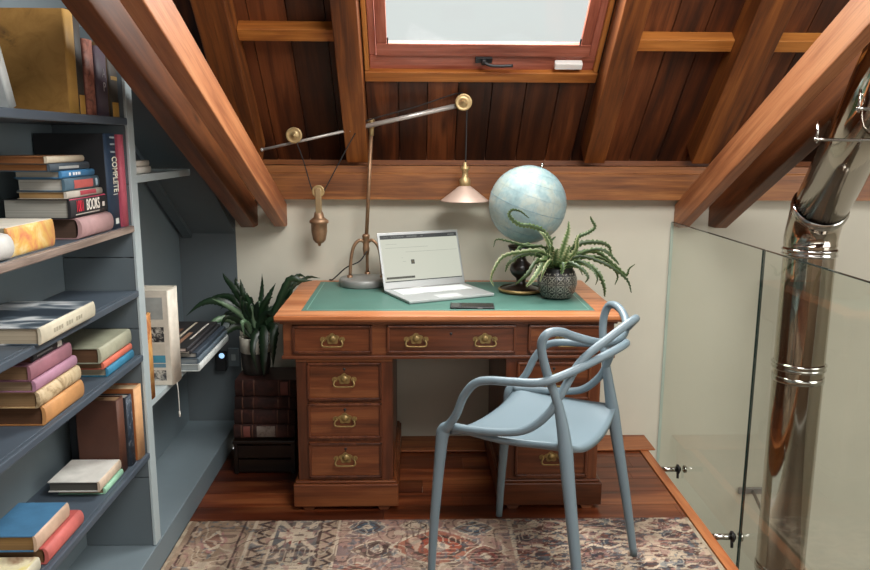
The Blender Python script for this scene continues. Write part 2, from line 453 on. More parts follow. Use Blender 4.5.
# ------------------------------------------------------------------ bookcase
XB, XF = -1.09, -.865     # back and front of the shelves
Y0, YP, YQ = .75, 2.355, 2.402
bc = thing('bookcase', 'grey painted built-in bookcase filling the left wall', 'bookcase', (-.98, 2.0, 0))
bm = bmesh.new()
bx(bm, -1.112, -.86, Y0, 3.52, .001, .1, bev=.003)
obj('plinth', bm, 'grey_paint', bc, label='low grey base')
obj('back_panel', box(-1.112, XB, Y0, 3.52, .101, 2.45), 'grey_paint', bc)
bm = bmesh.new()
for z0, z1 in ((.101, .34), (.342, .60), (.602, .84), (.842, 1.066), (1.068, 1.29), (1.292, 1.75)):
    bx(bm, XB + .0005, -.872, YP, YQ, z0, z1, bev=.002)
obj('side_panel', bm, 'grey_paint_shaded', bc)
obj('side_panel_edging', box(-.8715, XF + .003, YP - .002, YQ + .001, .101, 1.75, bev=.002), 'grey_paint_lit', bc, label='pale grey front edge of the side panel, coloured as if lit')
obj('near_side_panel', box(XB + .0005, XF, Y0, Y0 + .04, .101, 1.9), 'grey_paint_shaded', bc)
zA, zB, zC, zD, zT = 1.167, .964, .757, .428, 1.490
for nm, z, mt, th in (('shelf', zD, 'shelf_dark', .02), ('shelf', zC, 'shelf_dark', .02), ('shelf', zB, 'shelf_dark', .02), ('shelf', zA, 'shelf_dark', .02), ('shelf', zT, 'shelf_dark', .022)):
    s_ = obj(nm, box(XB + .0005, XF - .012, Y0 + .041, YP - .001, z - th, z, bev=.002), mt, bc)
    obj('shelf_edging', box(XF - .0115, XF + .002, Y0 + .041, YP + .006, z - th, z, bev=.003), 'shelf_edge' if z in (zA, zD) and z == zA else 'shelf_dark', s_, label='worn wooden front edge' if z == zA else None)
# far section
zS1, zS2 = .585, 1.318
obj('shelf', box(XB + .0005, -.866, YQ + .001, 3.515, zS1 - .022, zS1, bev=.002), 'grey_paint_lit', bc)
obj('shelf', box(XB + .0005, -.868, YQ + .001, 2.985, zS2 - .025, zS2, bev=.002), 'grey_paint_lit', bc)
# sloping grey boxing under the roof
bm = bmesh.new()
sl = .62
prism(bm, [(3.525, 1.005), (3.525, 1.04), (2.42, 1.04 + sl * 1.105), (2.42, 1.005 + sl * 1.105)], -1.03, -.834, 'X')
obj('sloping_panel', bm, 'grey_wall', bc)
bm = bmesh.new()
prism(bm, [(3.52, .985), (3.52, 1.03), (2.42, 1.03 + sl * 1.10), (2.42, .985 + sl * 1.10)], -1.07, -1.031, 'X')
obj('sloping_batten', bm, 'grey_paint_shaded', bc)

# ------------------------------------------------------------------ books
_mc = {}
def cm(hexc, kind='cover'):
    if not isinstance(hexc, str) or not hexc.startswith('#'): return hexc
    if (hexc, kind) not in _mc:
        if kind == 'pages': _mc[hexc, kind] = pages_mat('pages_' + hexc[1:], hexc)
        else: _mc[hexc, kind] = plain('cloth_' + hexc[1:], hexc, .62, var=.14, scale=22, bump=.08, bscale=300)
    return _mc[hexc, kind]
def book(label, loc, w, h, t, cover, spine, pages, rot=(0, 0, 0), group='books', bulge=.1, name='book'):
    b = thing(name, label, 'book', loc, rot, group)
    ct = min(.003, t * .12)
    bm = bmesh.new(); bx(bm, -w, -.004, 0, h, 0, ct, bev=.0006); bx(bm, -w, -.004, 0, h, t - ct, t, bev=.0006)
    obj('cover', bm, cm(cover), b, world=False)
    n = 8; out = []; inn = []
    for i in range(n + 1):
        a = -PI / 2 + PI * i / n
        out.append((-.006 + (.006 + bulge * t) * math.cos(a) if False else -.006 + .006 * math.cos(a) ** .5 + bulge * t * math.cos(a), t / 2 + t / 2 * math.sin(a)))
        inn.append((-.0075 + bulge * t * .7 * math.cos(a), t / 2 + (t / 2 - ct) * math.sin(a)))
    bm = bmesh.new(); prism(bm, out + inn[::-1], 0, h, 'Y')
    for f in bm.faces: f.smooth = len(f.verts) == 4
    obj('spine', bm, cm(spine), b, world=False)
    obj('page_block', box(-w + .004, -.0078, .004, h - .004, ct + .0002, t - ct - .0002), cm(pages, 'pages'), b, world=False)
    b['_dims'] = (w, h, t, bulge)
    return b
def spine_mark(b, y0, y1, z0, z1, mat, name='spine_label', lift=.0):
    """flat label on the spine, fractions of height / thickness"""
    w, h, t, bl = b['_dims']
    x = bl * t + .0006 + lift
    bm = bmesh.new(); n = 6; rows = []
    for i in range(n + 1):
        fz = z0 + (z1 - z0) * i / n; a = math.asin(max(-1, min(1, 2 * fz - 1)))
        xx = -.006 + .006 * math.cos(a) ** .5 + bl * t * math.cos(a) + .0007 + lift
        rows.append([bm.verts.new((xx, y * h, fz * t)) for y in (y0, y1)])
    for A, B in zip(rows, rows[1:]): bm.faces.new([A[0], A[1], B[1], B[0]])
    return obj(name, bm, cm(mat), b, world=False)
def spine_text(b, s, yc, zc, size, mat, sx=1.0, along=True, bold=0.0):
    w, h, t, bl = b['_dims']; bm = text_bm(s, size, bold=bold)
    # text x axis -> +Y (book lying, read from the right), text y -> Z
    Mx = Matrix(((0, 0, 1, bl * t + .0012), (sx, 0, 0, yc * h), (0, 1, 0, zc * t), (0, 0, 0, 1)))
    if not along: Mx = Matrix(((0, 0, 1, bl * t + .0012), (0, 1, 0, yc * h), (-sx, 0, 0, zc * t), (0, 0, 0, 1)))
    if along == 'down':   # standing book, title reads from the top downwards
        Mx = Matrix(((0, 0, 1, bl * t + .0012), (-sx, 0, 0, yc * h), (0, -1, 0, zc * t), (0, 0, 0, 1)))
    bm.transform(Mx)
    return obj('title_lettering', bm, cm(mat), b, world=False)

E_ = .0006
GA = 'books lying in the stack on the wood-edged shelf'
def lying(label, x, y0, y1, z0, z1, w, cover, spine, pages, group, bulge=.1, rz=0.0):
    return book(label, (x, y0, z0 + E_), w, y1 - y0, z1 - z0 - E_, cover, spine, pages, (0, 0, rz), group, bulge)
b = lying('thick dusty pink book lying at the bottom of the stack', -.882, 2.005, 2.216, zA, 1.222, .19, '#8f6f6e', '#a88584', '#4a3528', GA, .22)
b = lying('thick black book lettered BOOKS in red and white', -.888, 1.985, 2.216, 1.222, 1.274, .172, '#1b1a1e', '#1b1a1e', '#a3a197', GA, .03)
spine_text(b, '1001', .235, .55, .042, '#d0263e', .58, bold=.006); spine_text(b, 'BOOKS', .59, .55, .042, '#ece6da', .62, bold=.008)
spine_mark(b, .12, .78, .14, .19, '#b9b2a8', 'subtitle_line'); spine_mark(b, .86, .93, .35, .6, '#c8c2b8', 'publisher_mark'); spine_mark(b, 0.0, 1, .93, .985, '#a03a50', 'edge_band')
b = lying('thin book with tan pages and a red and white spine on the black book', -.89, 1.975, 2.20, 1.274, 1.293, .125, '#a99d8c', '#b5aea2', '#a88555', GA, .05)
spine_mark(b, .35, .8, .3, .9, '#a8424c', 'red_band')
b = lying('slate blue book with a red spine label in the stack', -.892, 1.972, 2.185, 1.293, 1.327, .12, '#3d5566', '#46606f', '#b2afa6', GA, .05)
spine_mark(b, .25, .8, .15, .8, '#b95a55', 'spine_label'); spine_mark(b, .88, .94, .2, .8, '#9db3c0', 'publisher_mark')
b = lying('thin bright blue book in the stack', -.894, 1.965, 2.165, 1.327, 1.346, .12, '#3a76a2', '#3a78a6', '#9c988c', GA, .05)
[spine_mark(b, y0_, y1_, .3, .72, '#dfe6ea', 'title_mark') for y0_, y1_ in ((.2, .25), (.31, .37), (.39, .44), (.46, .54))]
b = lying('dark grey book with brown pages second from top of the stack', -.896, 1.91, 2.14, 1.346, 1.366, .16, '#3a4650', '#3b4852', '#8a5a30', GA, .05)
spine_mark(b, .2, .7, .25, .6, '#a5aaa8', 'title_band')
b = lying('thin cream book on top of the stack', -.897, 1.90, 2.11, 1.366, 1.384, .16, '#8a5a32', '#bdb39d', '#84542d', GA, .1)
def standing(label, x, yfar, t, z, h, w, cover, spine, pages, group, bulge=.06, lean=0.0):
    return book(label, (x, yfar, z + E_ + t * math.sin(lean)), w, h, t, cover, spine, pages, (PI / 2 + lean, 0, 0), group, bulge)
GV = 'books standing at the end of the wood-edged shelf'
b = standing('large navy spined book with black cover and vertical white title', -.885, 2.310, .082, zA, .275, .2, '#191b1e', '#24374c', '#a8a49a', GV, .04)
spine_text(b, 'COMPLETE', .575, .40, .050, '#dedac9', .42, 'down', .015)
spine_mark(b, .36, .37, .2, .65, '#b8bdb8', 'rule'); spine_mark(b, .80, .82, .2, .65, '#8e9aa0', 'rule'); spine_mark(b, .88, .90, .2, .65, '#8e9aa0', 'rule'); spine_mark(b, .95, .97, .2, .65, '#8e9aa0', 'rule'); spine_mark(b, .05, .11, .3, .6, '#c9cdc8', 'publisher_mark')
b = standing('tall raspberry red book standing against the side panel', -.878, 2.352, .037, zA, .273, .19, '#a8485a', '#b45363', '#a8a49a', GV, .1)
# yellow book near the front of the shelf
b = lying('thick book with an illustrated yellow spine on the wood-edged shelf', -.885, 1.668, 1.88, zA, 1.235, .19, '#d9d2c2', mottled('yellow_art', '#cf7d55', '#dcae58', '#e2cf9c', 14), '#cfc5b0', 'books at the near end of the wood-edged shelf', .03)
b = lying('white bound book at the left end of the wood-edged shelf', -.885, 1.44, 1.658, zA, 1.225, .19, '#cfcdc6', '#cfcdc8', '#cfc5b0', 'books at the near end of the wood-edged shelf', .3)
# shelf B
b = lying('large art book with cream spine and dark picture cover', -.848, 1.695, 1.99, zB, 1.006, .22, mottled('art_cover', '#2c353e', '#56616a', '#c2c5c5', 5, .4, (.46, .55, .62), 2.0, (.6, 2.2, 1)), '#c9c1aa', '#b4a68e', 'art books', .04)
[spine_mark(b, .2 + .045 * k_, .2 + .045 * k_ + .03, .38, .62, '#a19a86', 'title_mark') for k_ in range(12) if k_ not in (4, 8)]
# shelf C left stack
GC = 'worn books stacked at the left of the third shelf'
lying('thick tan orange book at the bottom of the left stack', -.878, 1.735, 1.945, zC, .806, .2, '#9a6636', '#c08a55', '#5a3a22', GC, .12)
b = lying('cream patterned book above the tan orange book', -.880, 1.718, 1.938, .806, .847, .2, '#b39468', mottled('cream_pattern', '#8d7452', '#c8b18b', '#d3c09c', 26), '#8a6c48', GC, .16)
lying('thin mauve pink book in the left stack', -.882, 1.712, 1.930, .847, .876, .2, '#94667c', '#a97c90', '#9c8468', GC, .16)
lying('dusty rose book with brown pages in the left stack', -.884, 1.704, 1.915, .876, .914, .2, '#7d5360', '#96646f', '#86684a', GC, .05)
b = lying('black book with a small white label on top of the left stack', -.888, 1.731, 1.885, .914, .936, .17, '#5c3325', '#26262a', '#6b3a2a', GC, .04)
spine_mark(b, .78, .93, .15, .9, '#c9c6bc', 'spine_label'); spine_mark(b, .1, .6, .4, .6, '#6f6f70', 'title_band')
GR = 'books stacked at the right of the third shelf'
lying('bright blue book at the bottom of the right stack', -.880, 2.12, 2.322, zC, .783, .2, '#2a6a84', '#31799a', '#a1977f', GR, .06)
lying('coral orange book between the blue and sage books', -.884, 2.104, 2.32, .783, .804, .2, '#b25a44', '#cd6a53', '#7a5c40', GR, .08)
lying('sage grey hardback on top of the blue and coral books', -.886, 2.088, 2.32, .804, .850, .2, '#8c8d78', '#a5a48d', '#5e4028', GR, .08)
# shelf D
GD = 'books on the lowest shelf'
lying('mint green book under the white book on the lowest shelf', -.886, 2.055, 2.188, zD, .447, .135, '#7fae92', '#93c2a4', '#8a7458', GD, .08)
lying('white covered book lying on the mint green book', -.890, 2.03, 2.186, .447, .478, .145, '#c9c6be', '#cbb7a0', '#4c4a44', GD, .05)
lying('coral red book under the blue book on the lowest shelf', -.880, 1.685, 1.88, zD, .470, .14, '#a84d48', '#c4655e', '#7c5a38', GD, .2)
lying('blue covered book with cream spine on the coral red book', -.890, 1.668, 1.84, .470, .511, .125, '#3d6d90', '#c9ab93', '#8c6c42', GD, .05)
lying('cream and yellow picture covered book at the near end of the lowest shelf', -.882, 1.42, 1.662, zD, .462, .2, mottled('cream_art', '#8a5a3c', '#d5cba8', '#d8c878', 9), '#cfc8b0', '#a1977f', GD, .05)
GS = 'books standing upright on the lowest shelf'
standing('tall tan spined book standing beside the side panel', -.875, 2.352, .06, zD, .235, .19, '#8f5228', '#c8996c', '#b49a78', GS, .06)
b = standing('navy spined book with silver dots standing on the lowest shelf', -.882, 2.289, .044, zD, .222, .18, '#22262c', mottled('navy_dots', '#1e2833', '#2a3644', '#7c848a', 60, .5, (.4, .55, .72)), '#8e8a80', GS, .04)
standing('dark brown book standing behind the white book', -.890, 2.242, .05, zD, .232, .125, '#442518', '#55301f', '#8a6a4a', GS, .04)
# top shelf
GT = 'old books standing on the top shelf'
b = standing('large mustard yellow book with worn speckled cover', -.885, 2.086, .056, zT, .258, .172, mottled('mustard', '#5e4420', '#9a7034', '#ac8040', 16, .7, (.2, .38, .6)), '#b08640', '#a08a60', GT, .03)
b = standing('dark book with a yellow foot standing behind the mustard yellow book', -.89, 2.136, .046, zT, .268, .15, '#3b3b3e', '#2c2621', '#6a5a40', GT, .05)
spine_mark(b, 0, .19, 0, 1, '#a87e36', 'foot_band')
standing('reddish brown textured book on the top shelf', -.887, 2.2, .060, zT, .2, .15, '#6a3a30', mottled('redbrown', '#5f352b', '#8a5140', '#9c6350', 60), '#6a5a40', GT, .06)
b = standing('dark purple book with white letters on the top shelf', -.884, 2.281, .076, zT, .19, .15, '#3a2c38', '#43343f', '#6a5a40', GT, .05)
spine_text(b, 'P', .42, .5, .035, '#bfb9b9', 1.0, False); spine_text(b, 'A', .62, .5, .035, '#8c8588', 1.0, False)
b = standing('black and yellow book at the end of the top shelf', -.882, 2.352, .066, zT, .21, .15, '#5a4320', '#2c241a', '#6a5a40', GT, .05)
spine_mark(b, 0, .2, 0, 1, '#a87e36', 'foot_band'); spine_mark(b, .5, .55, 0, 1, '#8a6a30', 'band')
standing('pale grey book leaning at the left of the top shelf', -.905, 1.80, .03, zT, .15, .15, '#b9bfbe', '#c3c8c6', '#c8c4b8', GT, .05, .35)
# books on far shelves
GF = 'white books on the high far shelf'
lying('white book lying on the high shelf by the sloping panel', -.885, 2.43, 2.60, zS2, 1.341, .15, '#c9c6be', '#d0cdc4', '#c5c0b2', GF, .05)
lying('thin white book on top of the white book on the high shelf', -.890, 2.43, 2.60, 1.341, 1.36, .15, '#b9b4a8', '#c4bfb4', '#c5c0b2', GF, .05)
b = standing('narrow orange brown book standing beside the thick white book', -.868, 2.46, .05, zS1, .285, .15, '#a9763c', mottled('orangeb', '#8a4a20', '#bd8444', '#c9a468', 14), '#b49a78', 'books on the far shelf', .05)
b = standing('thick upright white catalogue overhanging the far shelf', -.845, 2.672, .1, zS1, .335, .19, '#c2bcae', '#d2cabb', '#c8c0ae', 'books on the far shelf', .06)
art = [('#8f938f', .04, .96, .70, .93, 'panel'), ('#2e3033', .04, .96, .46, .62, 'picture'), ('#b9b3a4', .04, .96, .33, .44, 'panel'), ('#3f8299', .04, .96, .24, .32, 'picture'), ('#5b7f90', .04, .96, .19, .23, 'picture'), ('#44464a', .04, .96, .05, .16, 'picture')]
for i, (c, a0, a1, h0, h1, nm) in enumerate(art):
    w, h, t, bl = b['_dims']
    bm = bmesh.new(); vs = [bm.verts.new(p) for p in ((-w + a0 * w, h0 * h, t + .0006), (-w + a1 * w - .014, h0 * h, t + .0006), (-w + a1 * w - .014, h1 * h, t + .0006), (-w + a0 * w, h1 * h, t + .0006))]; bm.faces.new(vs)
    mt = mottled('cover_art_%s' % c[1:], '#1c1d20', c, '#b6b3a8', 55, .5, (.35, .48, .62)) if nm == 'picture' and c in ('#2e3033', '#44464a') else c
    obj('cover_' + nm, bm, cm(mt), b, world=False)
bm = bmesh.new(); tube(bm, spline([(.002, .002, .07), (.006, -.004, .078), (.008, -.03, .078), (.008, -.12, .076)], 5), .0018, 6); tube(bm, [(.008, -.105, .0765), (.008, -.125, .076)], .0035, 6)
obj('ribbon_marker', bm, cm('#b9b8b0'), b, world=False)
GM = 'large books stacked flat on the far shelf'
lying('large white book at the bottom of the far stack, overhanging the shelf', -.797, 2.733, 3.17, zS1, .613, .28, '#bfc4c2', '#c3c8c5', '#8f9898', GM, .02)
lying('slate grey book in the far stack', -.800, 2.735, 3.165, .613, .635, .28, '#536069', '#56646e', '#7d8588', GM, .02)
lying('navy book in the far stack', -.805, 2.74, 3.16, .635, .655, .28, '#2c3540', '#303c48', '#9c9a92', GM, .02)
b = lying('white edged magazine in the far stack', -.822, 2.72, 3.14, .655, .668, .26, '#26262a', '#2a2a2e', '#c9c2b6', GM, .02)
b = lying('glossy magazine with a dark bookshelf picture on top of the far stack', -.828, 2.70, 3.12, .668, .684, .26, '#1d1b1c', '#222024', '#c9b8ae', GM, .02)
w, h, t, bl = b['_dims']
for i, (c, x0, x1, ya, yb) in enumerate([('#a39484', -.235, -.225, .1, .95), ('#8c7a66', -.20, -.185, .08, .95), ('#a08a74', -.165, -.15, .1, .9), ('#6b4632', -.13, -.10, .12, .7), ('#b3a894', -.085, -.075, .2, .95), ('#84624c', -.062, -.045, .15, .55), ('#bfbab0', -.03, -.022, .3, .9)]):
    bm = bmesh.new(); bm.faces.new([bm.verts.new(p) for p in ((x0, ya * h, t + .0006), (x1, ya * h, t + .0006), (x1, yb * h, t + .0006), (x0, yb * h, t + .0006))])
    obj('cover_picture', bm, cm(c), b, world=False)

# wall plug with a blue light
pl = thing('plug_adaptor', 'small black plug adaptor with a bluish light on the grey end wall', 'plug', (-.92, 3.526, .40))
obj('body', box(-.945, -.895, 3.485, 3.525, .355, .445, bev=.006), 'black', pl)
bm = bmesh.new(); lathe(bm, [(0, .004), (.010, .003), (.013, 0)], (-.912, 3.4845, .432), 16, axis=(0, -1, 0)); obj('light', bm, 'led', pl, label='pale blue indicator light')
sk = thing('wall_socket', 'grey wall socket plate beside the plug adaptor', 'socket', (-.865, 3.526, .41))
obj('plate', box(-.89, -.84, 3.517, 3.5255, .37, .46, bev=.003), 'grey_paint', sk)
bm = bmesh.new(); bx(bm, -.875, -.855, 3.5145, 3.5168, .40, .43, bev=.001); obj('rocker_switch', bm, 'grey_paint_lit', sk)

# stack of leather volumes on an added box, its black standing for shade
st = thing('filler_crate', 'added low crate under the stack of leather volumes, blackened as shade', 'crate', (-.655, 3.27, 0))
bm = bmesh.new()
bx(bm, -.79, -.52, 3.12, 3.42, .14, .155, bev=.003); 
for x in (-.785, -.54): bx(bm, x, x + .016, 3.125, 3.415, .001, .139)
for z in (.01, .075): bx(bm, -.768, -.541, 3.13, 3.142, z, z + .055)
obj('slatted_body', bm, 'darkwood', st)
GL = 'old leather volumes stacked by the desk'
zz = .156
for i, (t, c, lbl) in enumerate([(.062, '#3d2019', 'lowest red brown leather volume with a worn pale spine label, on the crate'), (.068, '#341912', 'dark leather volume second from the bottom beside the desk'), (.056, '#2e1611', 'narrow dark brown leather volume third from the bottom beside the desk'), (.075, '#391b14', 'topmost reddish leather volume, carrying the potted fern')]):  # leather colours darkened to carry the corner's shade
    b = book(lbl, (-.787 + .004 * i, 3.15 + .003 * i, zz + E_), .19, .262, t - E_, c, mottled('leather_sp%d' % i, '#2c1611', c, '#4a271f', 18, .8), '#3a2c20', (0, 0, -PI / 2), GL, .12)
    # spine faces the room (towards the camera)
    for y in (.12, .3, .7, .88): spine_mark(b, y, y + .02, .02, .98, '#53301f', 'raised_band', .001)
    if i in (0, 3): spine_mark(b, .16 if i == 0 else .74, .27 if i == 0 else .86, .1, .9, '#6b372d', 'spine_label')
    if i == 0: spine_mark(b, .38, .68, .1, .9, mottled('worn', '#3a2a24', '#6e5f55', '#7d7066', 40), 'worn_label')
    zz += t

# ------------------------------------------------------------------ desk
DX0, DX1, DY0, DY1, DZ = -.525, .778, 2.752, 3.50, .79
dk = thing('pedestal_desk', 'mahogany pedestal desk with a green leather top against the back wall', 'desk', (.126, 3.12, 0))
ph = .765
bm = bmesh.new()
lx0, lx1, ly0, ly1 = -.437, .690, 2.845, 3.465
bx(bm, DX0, DX1, DY0, DY1, ph, DZ - .003, bev=.006)
obj('top', bm, 'mahogany', dk)
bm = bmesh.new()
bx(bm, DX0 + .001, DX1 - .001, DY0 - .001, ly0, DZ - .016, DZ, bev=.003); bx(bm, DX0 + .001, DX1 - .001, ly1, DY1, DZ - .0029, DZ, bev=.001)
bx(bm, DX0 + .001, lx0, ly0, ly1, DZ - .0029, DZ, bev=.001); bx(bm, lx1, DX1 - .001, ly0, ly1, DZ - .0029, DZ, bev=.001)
obj('top_border', bm, 'desk_top_lit', dk, label='orange-brown polished wooden border of the top, coloured as if lit')
li = obj('leather_inset', box(lx0 + .0005, lx1 - .0005, ly0 + .0005, ly1 - .0005, DZ - .0028, DZ - .0005), 'leather', dk, label='green leather writing surface')
bm = bmesh.new()
for o_ in (.018,):
    a0, a1, b0, b1 = lx0 + o_, lx1 - o_, ly0 + o_, ly1 - o_
    for q in ((a0, a1, b0, b0 + .004), (a0, a1, b1 - .004, b1), (a0, a0 + .004, b0, b1), (a1 - .004, a1, b0, b1)): bx(bm, *q, DZ - .0006, DZ - .0002)
obj('tooled_line', bm, 'gilt', li)
# frieze carcass
bm = bmesh.new(); bx(bm, -.498, .752, 2.79, 3.47, .628, ph - .0005, bev=.002); bx(bm, -.505, .759, 2.783, 3.472, .616, .63, bev=.004); bx(bm, -.508, .762, 2.778, 3.474, ph - .012, ph - .0003, bev=.003)
obj('frieze', bm, 'mahogany', dk)
def drawer(x0, x1, z0, z1, y, label=None):
    d = obj('drawer', box(x0, x1, y - .008, y + .012, z0, z1, bev=.002), 'mahogany', dk, label=label)
    bm = bmesh.new(); r = .010
    for q in ((x0, x1, z0, z0 + r), (x0, x1, z1 - r, z1), (x0, x0 + r, z0, z1), (x1 - r, x1, z0, z1)): bx(bm, q[0], q[1], y - .0155, y - .0065, q[2], q[3], bev=.003)
    obj('cockbead', bm, 'mahogany_z', d)
    return d
def handle_mesh():
    bm = bmesh.new()
    # shield back plate
    pts = []
    for i in range(28):
        a = 2 * PI * i / 28; r = .021 + .003 * math.cos(5 * a + .3)
        pts.append((1.15 * r * math.sin(a), .006 + .95 * r * math.cos(a)))
    prism(bm, pts, -.003, 0, 'Y')
    lathe(bm, [(0, .007), (.006, .006), (.012, .003), (.014, 0)], (0, -.003, .006), 16, axis=(0, -1, 0))
    for sx in (-1, 1):
        pts = [(sx * .036 + .011 * math.cos(2 * PI * i / 12), .004 + .010 * math.sin(2 * PI * i / 12)) for i in range(12)]
        prism(bm, pts, -.0025, 0, 'Y')
        tube(bm, [(sx * .033, 0, .004), (sx * .033, -.012, .004)], .004, 8)
    tube(bm, spline([(-.033, -.013, .004), (-.039, -.018, -.008), (-.034, -.02, -.018), (-.015, -.021, -.0195), (.015, -.021, -.0195), (.034, -.02, -.018), (.039, -.018, -.008), (.033, -.013, .004)], 4), .0033, 8)
    return bm
H0 = [None]
def handle(d, x, y, z):
    loc = (x - dk.location.x, y - dk.location.y, z)
    if H0[0] is None:
        H0[0] = obj('handle', handle_mesh(), 'brass_old', d, world=False, loc=loc, label='aged brass drop handle')
    else:
        c = H0[0].copy(); COL.objects.link(c); c.parent = d; c.location = loc
def keyhole(d, x, y, z):
    bm = bmesh.new(); lathe(bm, [(0, .0015), (.004, .0015), (.0055, 0)], (x, y, z), 12, axis=(0, -1, 0)); bx(bm, x - .0015, x + .0015, y - .001, y, z - .010, z)
    obj('keyhole', bm, 'black', d)
yf = 2.79
for x0, x1, hx in ((-.462, -.164, (-.312,)), (-.108, .378, (.002, .262)), (.425, .722, (.572,))):
    d = drawer(x0, x1, .64, .748, yf)
    for h in hx: handle(d, h, yf - .0085, .690)
    if len(hx) == 2: keyhole(d, .133, yf - .0085, .715)
yp = 2.80
for px0, px1 in ((-.455, -.088), (.345, .712)):
    bm = bmesh.new()
    bx(bm, px0, px1, yp, 3.44, .12, .6155, bev=.002)
    ped = obj('pedestal', bm, 'mahogany_z', dk)
    bm = bmesh.new(); bx(bm, px0 - .02, px1 + .02, yp - .02, 3.45, .019, .112, bev=.004); bx(bm, px0 - .012, px1 + .012, yp - .012, 3.445, .1122, .123, bev=.004)
    obj('plinth', bm, 'mahogany', ped)
    for fx in (px0 + .012, px1 - .062):
        for fy in (yp - .012, 3.38):
            bm = bmesh.new(); prism(bm, [(fx, .0187), (fx + .05, .0187), (fx + .046, .008), (fx + .04, .001), (fx + .01, .001), (fx + .004, .008)], fy, fy + .05, 'Y', bev=.001)
            obj('bracket_foot', bm, 'mahogany', ped)
    for z0, z1 in ((.452, .601), (.298, .440), (.136, .280)):
        d = drawer(px0 + .042, px1 - .042, z0, z1, yp)
        handle(d, (px0 + px1) / 2, yp - .0085, (z0 + z1) / 2 + .004)
        keyhole(d, (px0 + px1) / 2, yp - .0085, z1 - .026)
    bm = bmesh.new(); bx(bm, px0 - .001, px1 + .001, yp - .006, yp + .02, .603, .6152, bev=.002); obj('moulding', bm, 'mahogany', ped)

# ------------------------------------------------------------------ rug (pattern worked out as vertex colours)
def hsh(i, j, k=0):
    n = (i * 374761393 + j * 668265263 + k * 2147483647) & 0xffffffff
    n = (n ^ (n >> 13)) * 1274126177 & 0xffffffff
    return ((n ^ (n >> 16)) & 0xffff) / 65535
def vnoise(x, y, k=0):
    i, j = math.floor(x), math.floor(y); fx, fy = x - i, y - j
    fx, fy = fx * fx * (3 - 2 * fx), fy * fy * (3 - 2 * fy)
    a = hsh(i, j, k) * (1 - fx) + hsh(i + 1, j, k) * fx; b_ = hsh(i, j + 1, k) * (1 - fx) + hsh(i + 1, j + 1, k) * fx
    return a * (1 - fy) + b_ * fy
PAL = dict(beige=lin('#cdc1b3')[:3], cream=lin('#e0d8cb')[:3], tan=lin('#b5a596')[:3], brown=lin('#7c6a66')[:3], red=lin('#ab7770')[:3], rust=lin('#c07f6a')[:3], blue=lin('#7f93a2')[:3], navy=lin('#5f677a')[:3], pink=lin('#c4a8a5')[:3])
def mixc(a, b, f): return tuple(x * (1 - f) + y * f for x, y in zip(a, b))
RX0, RX1, RY0, RY1 = -.856, 1.045, 1.30, 2.695
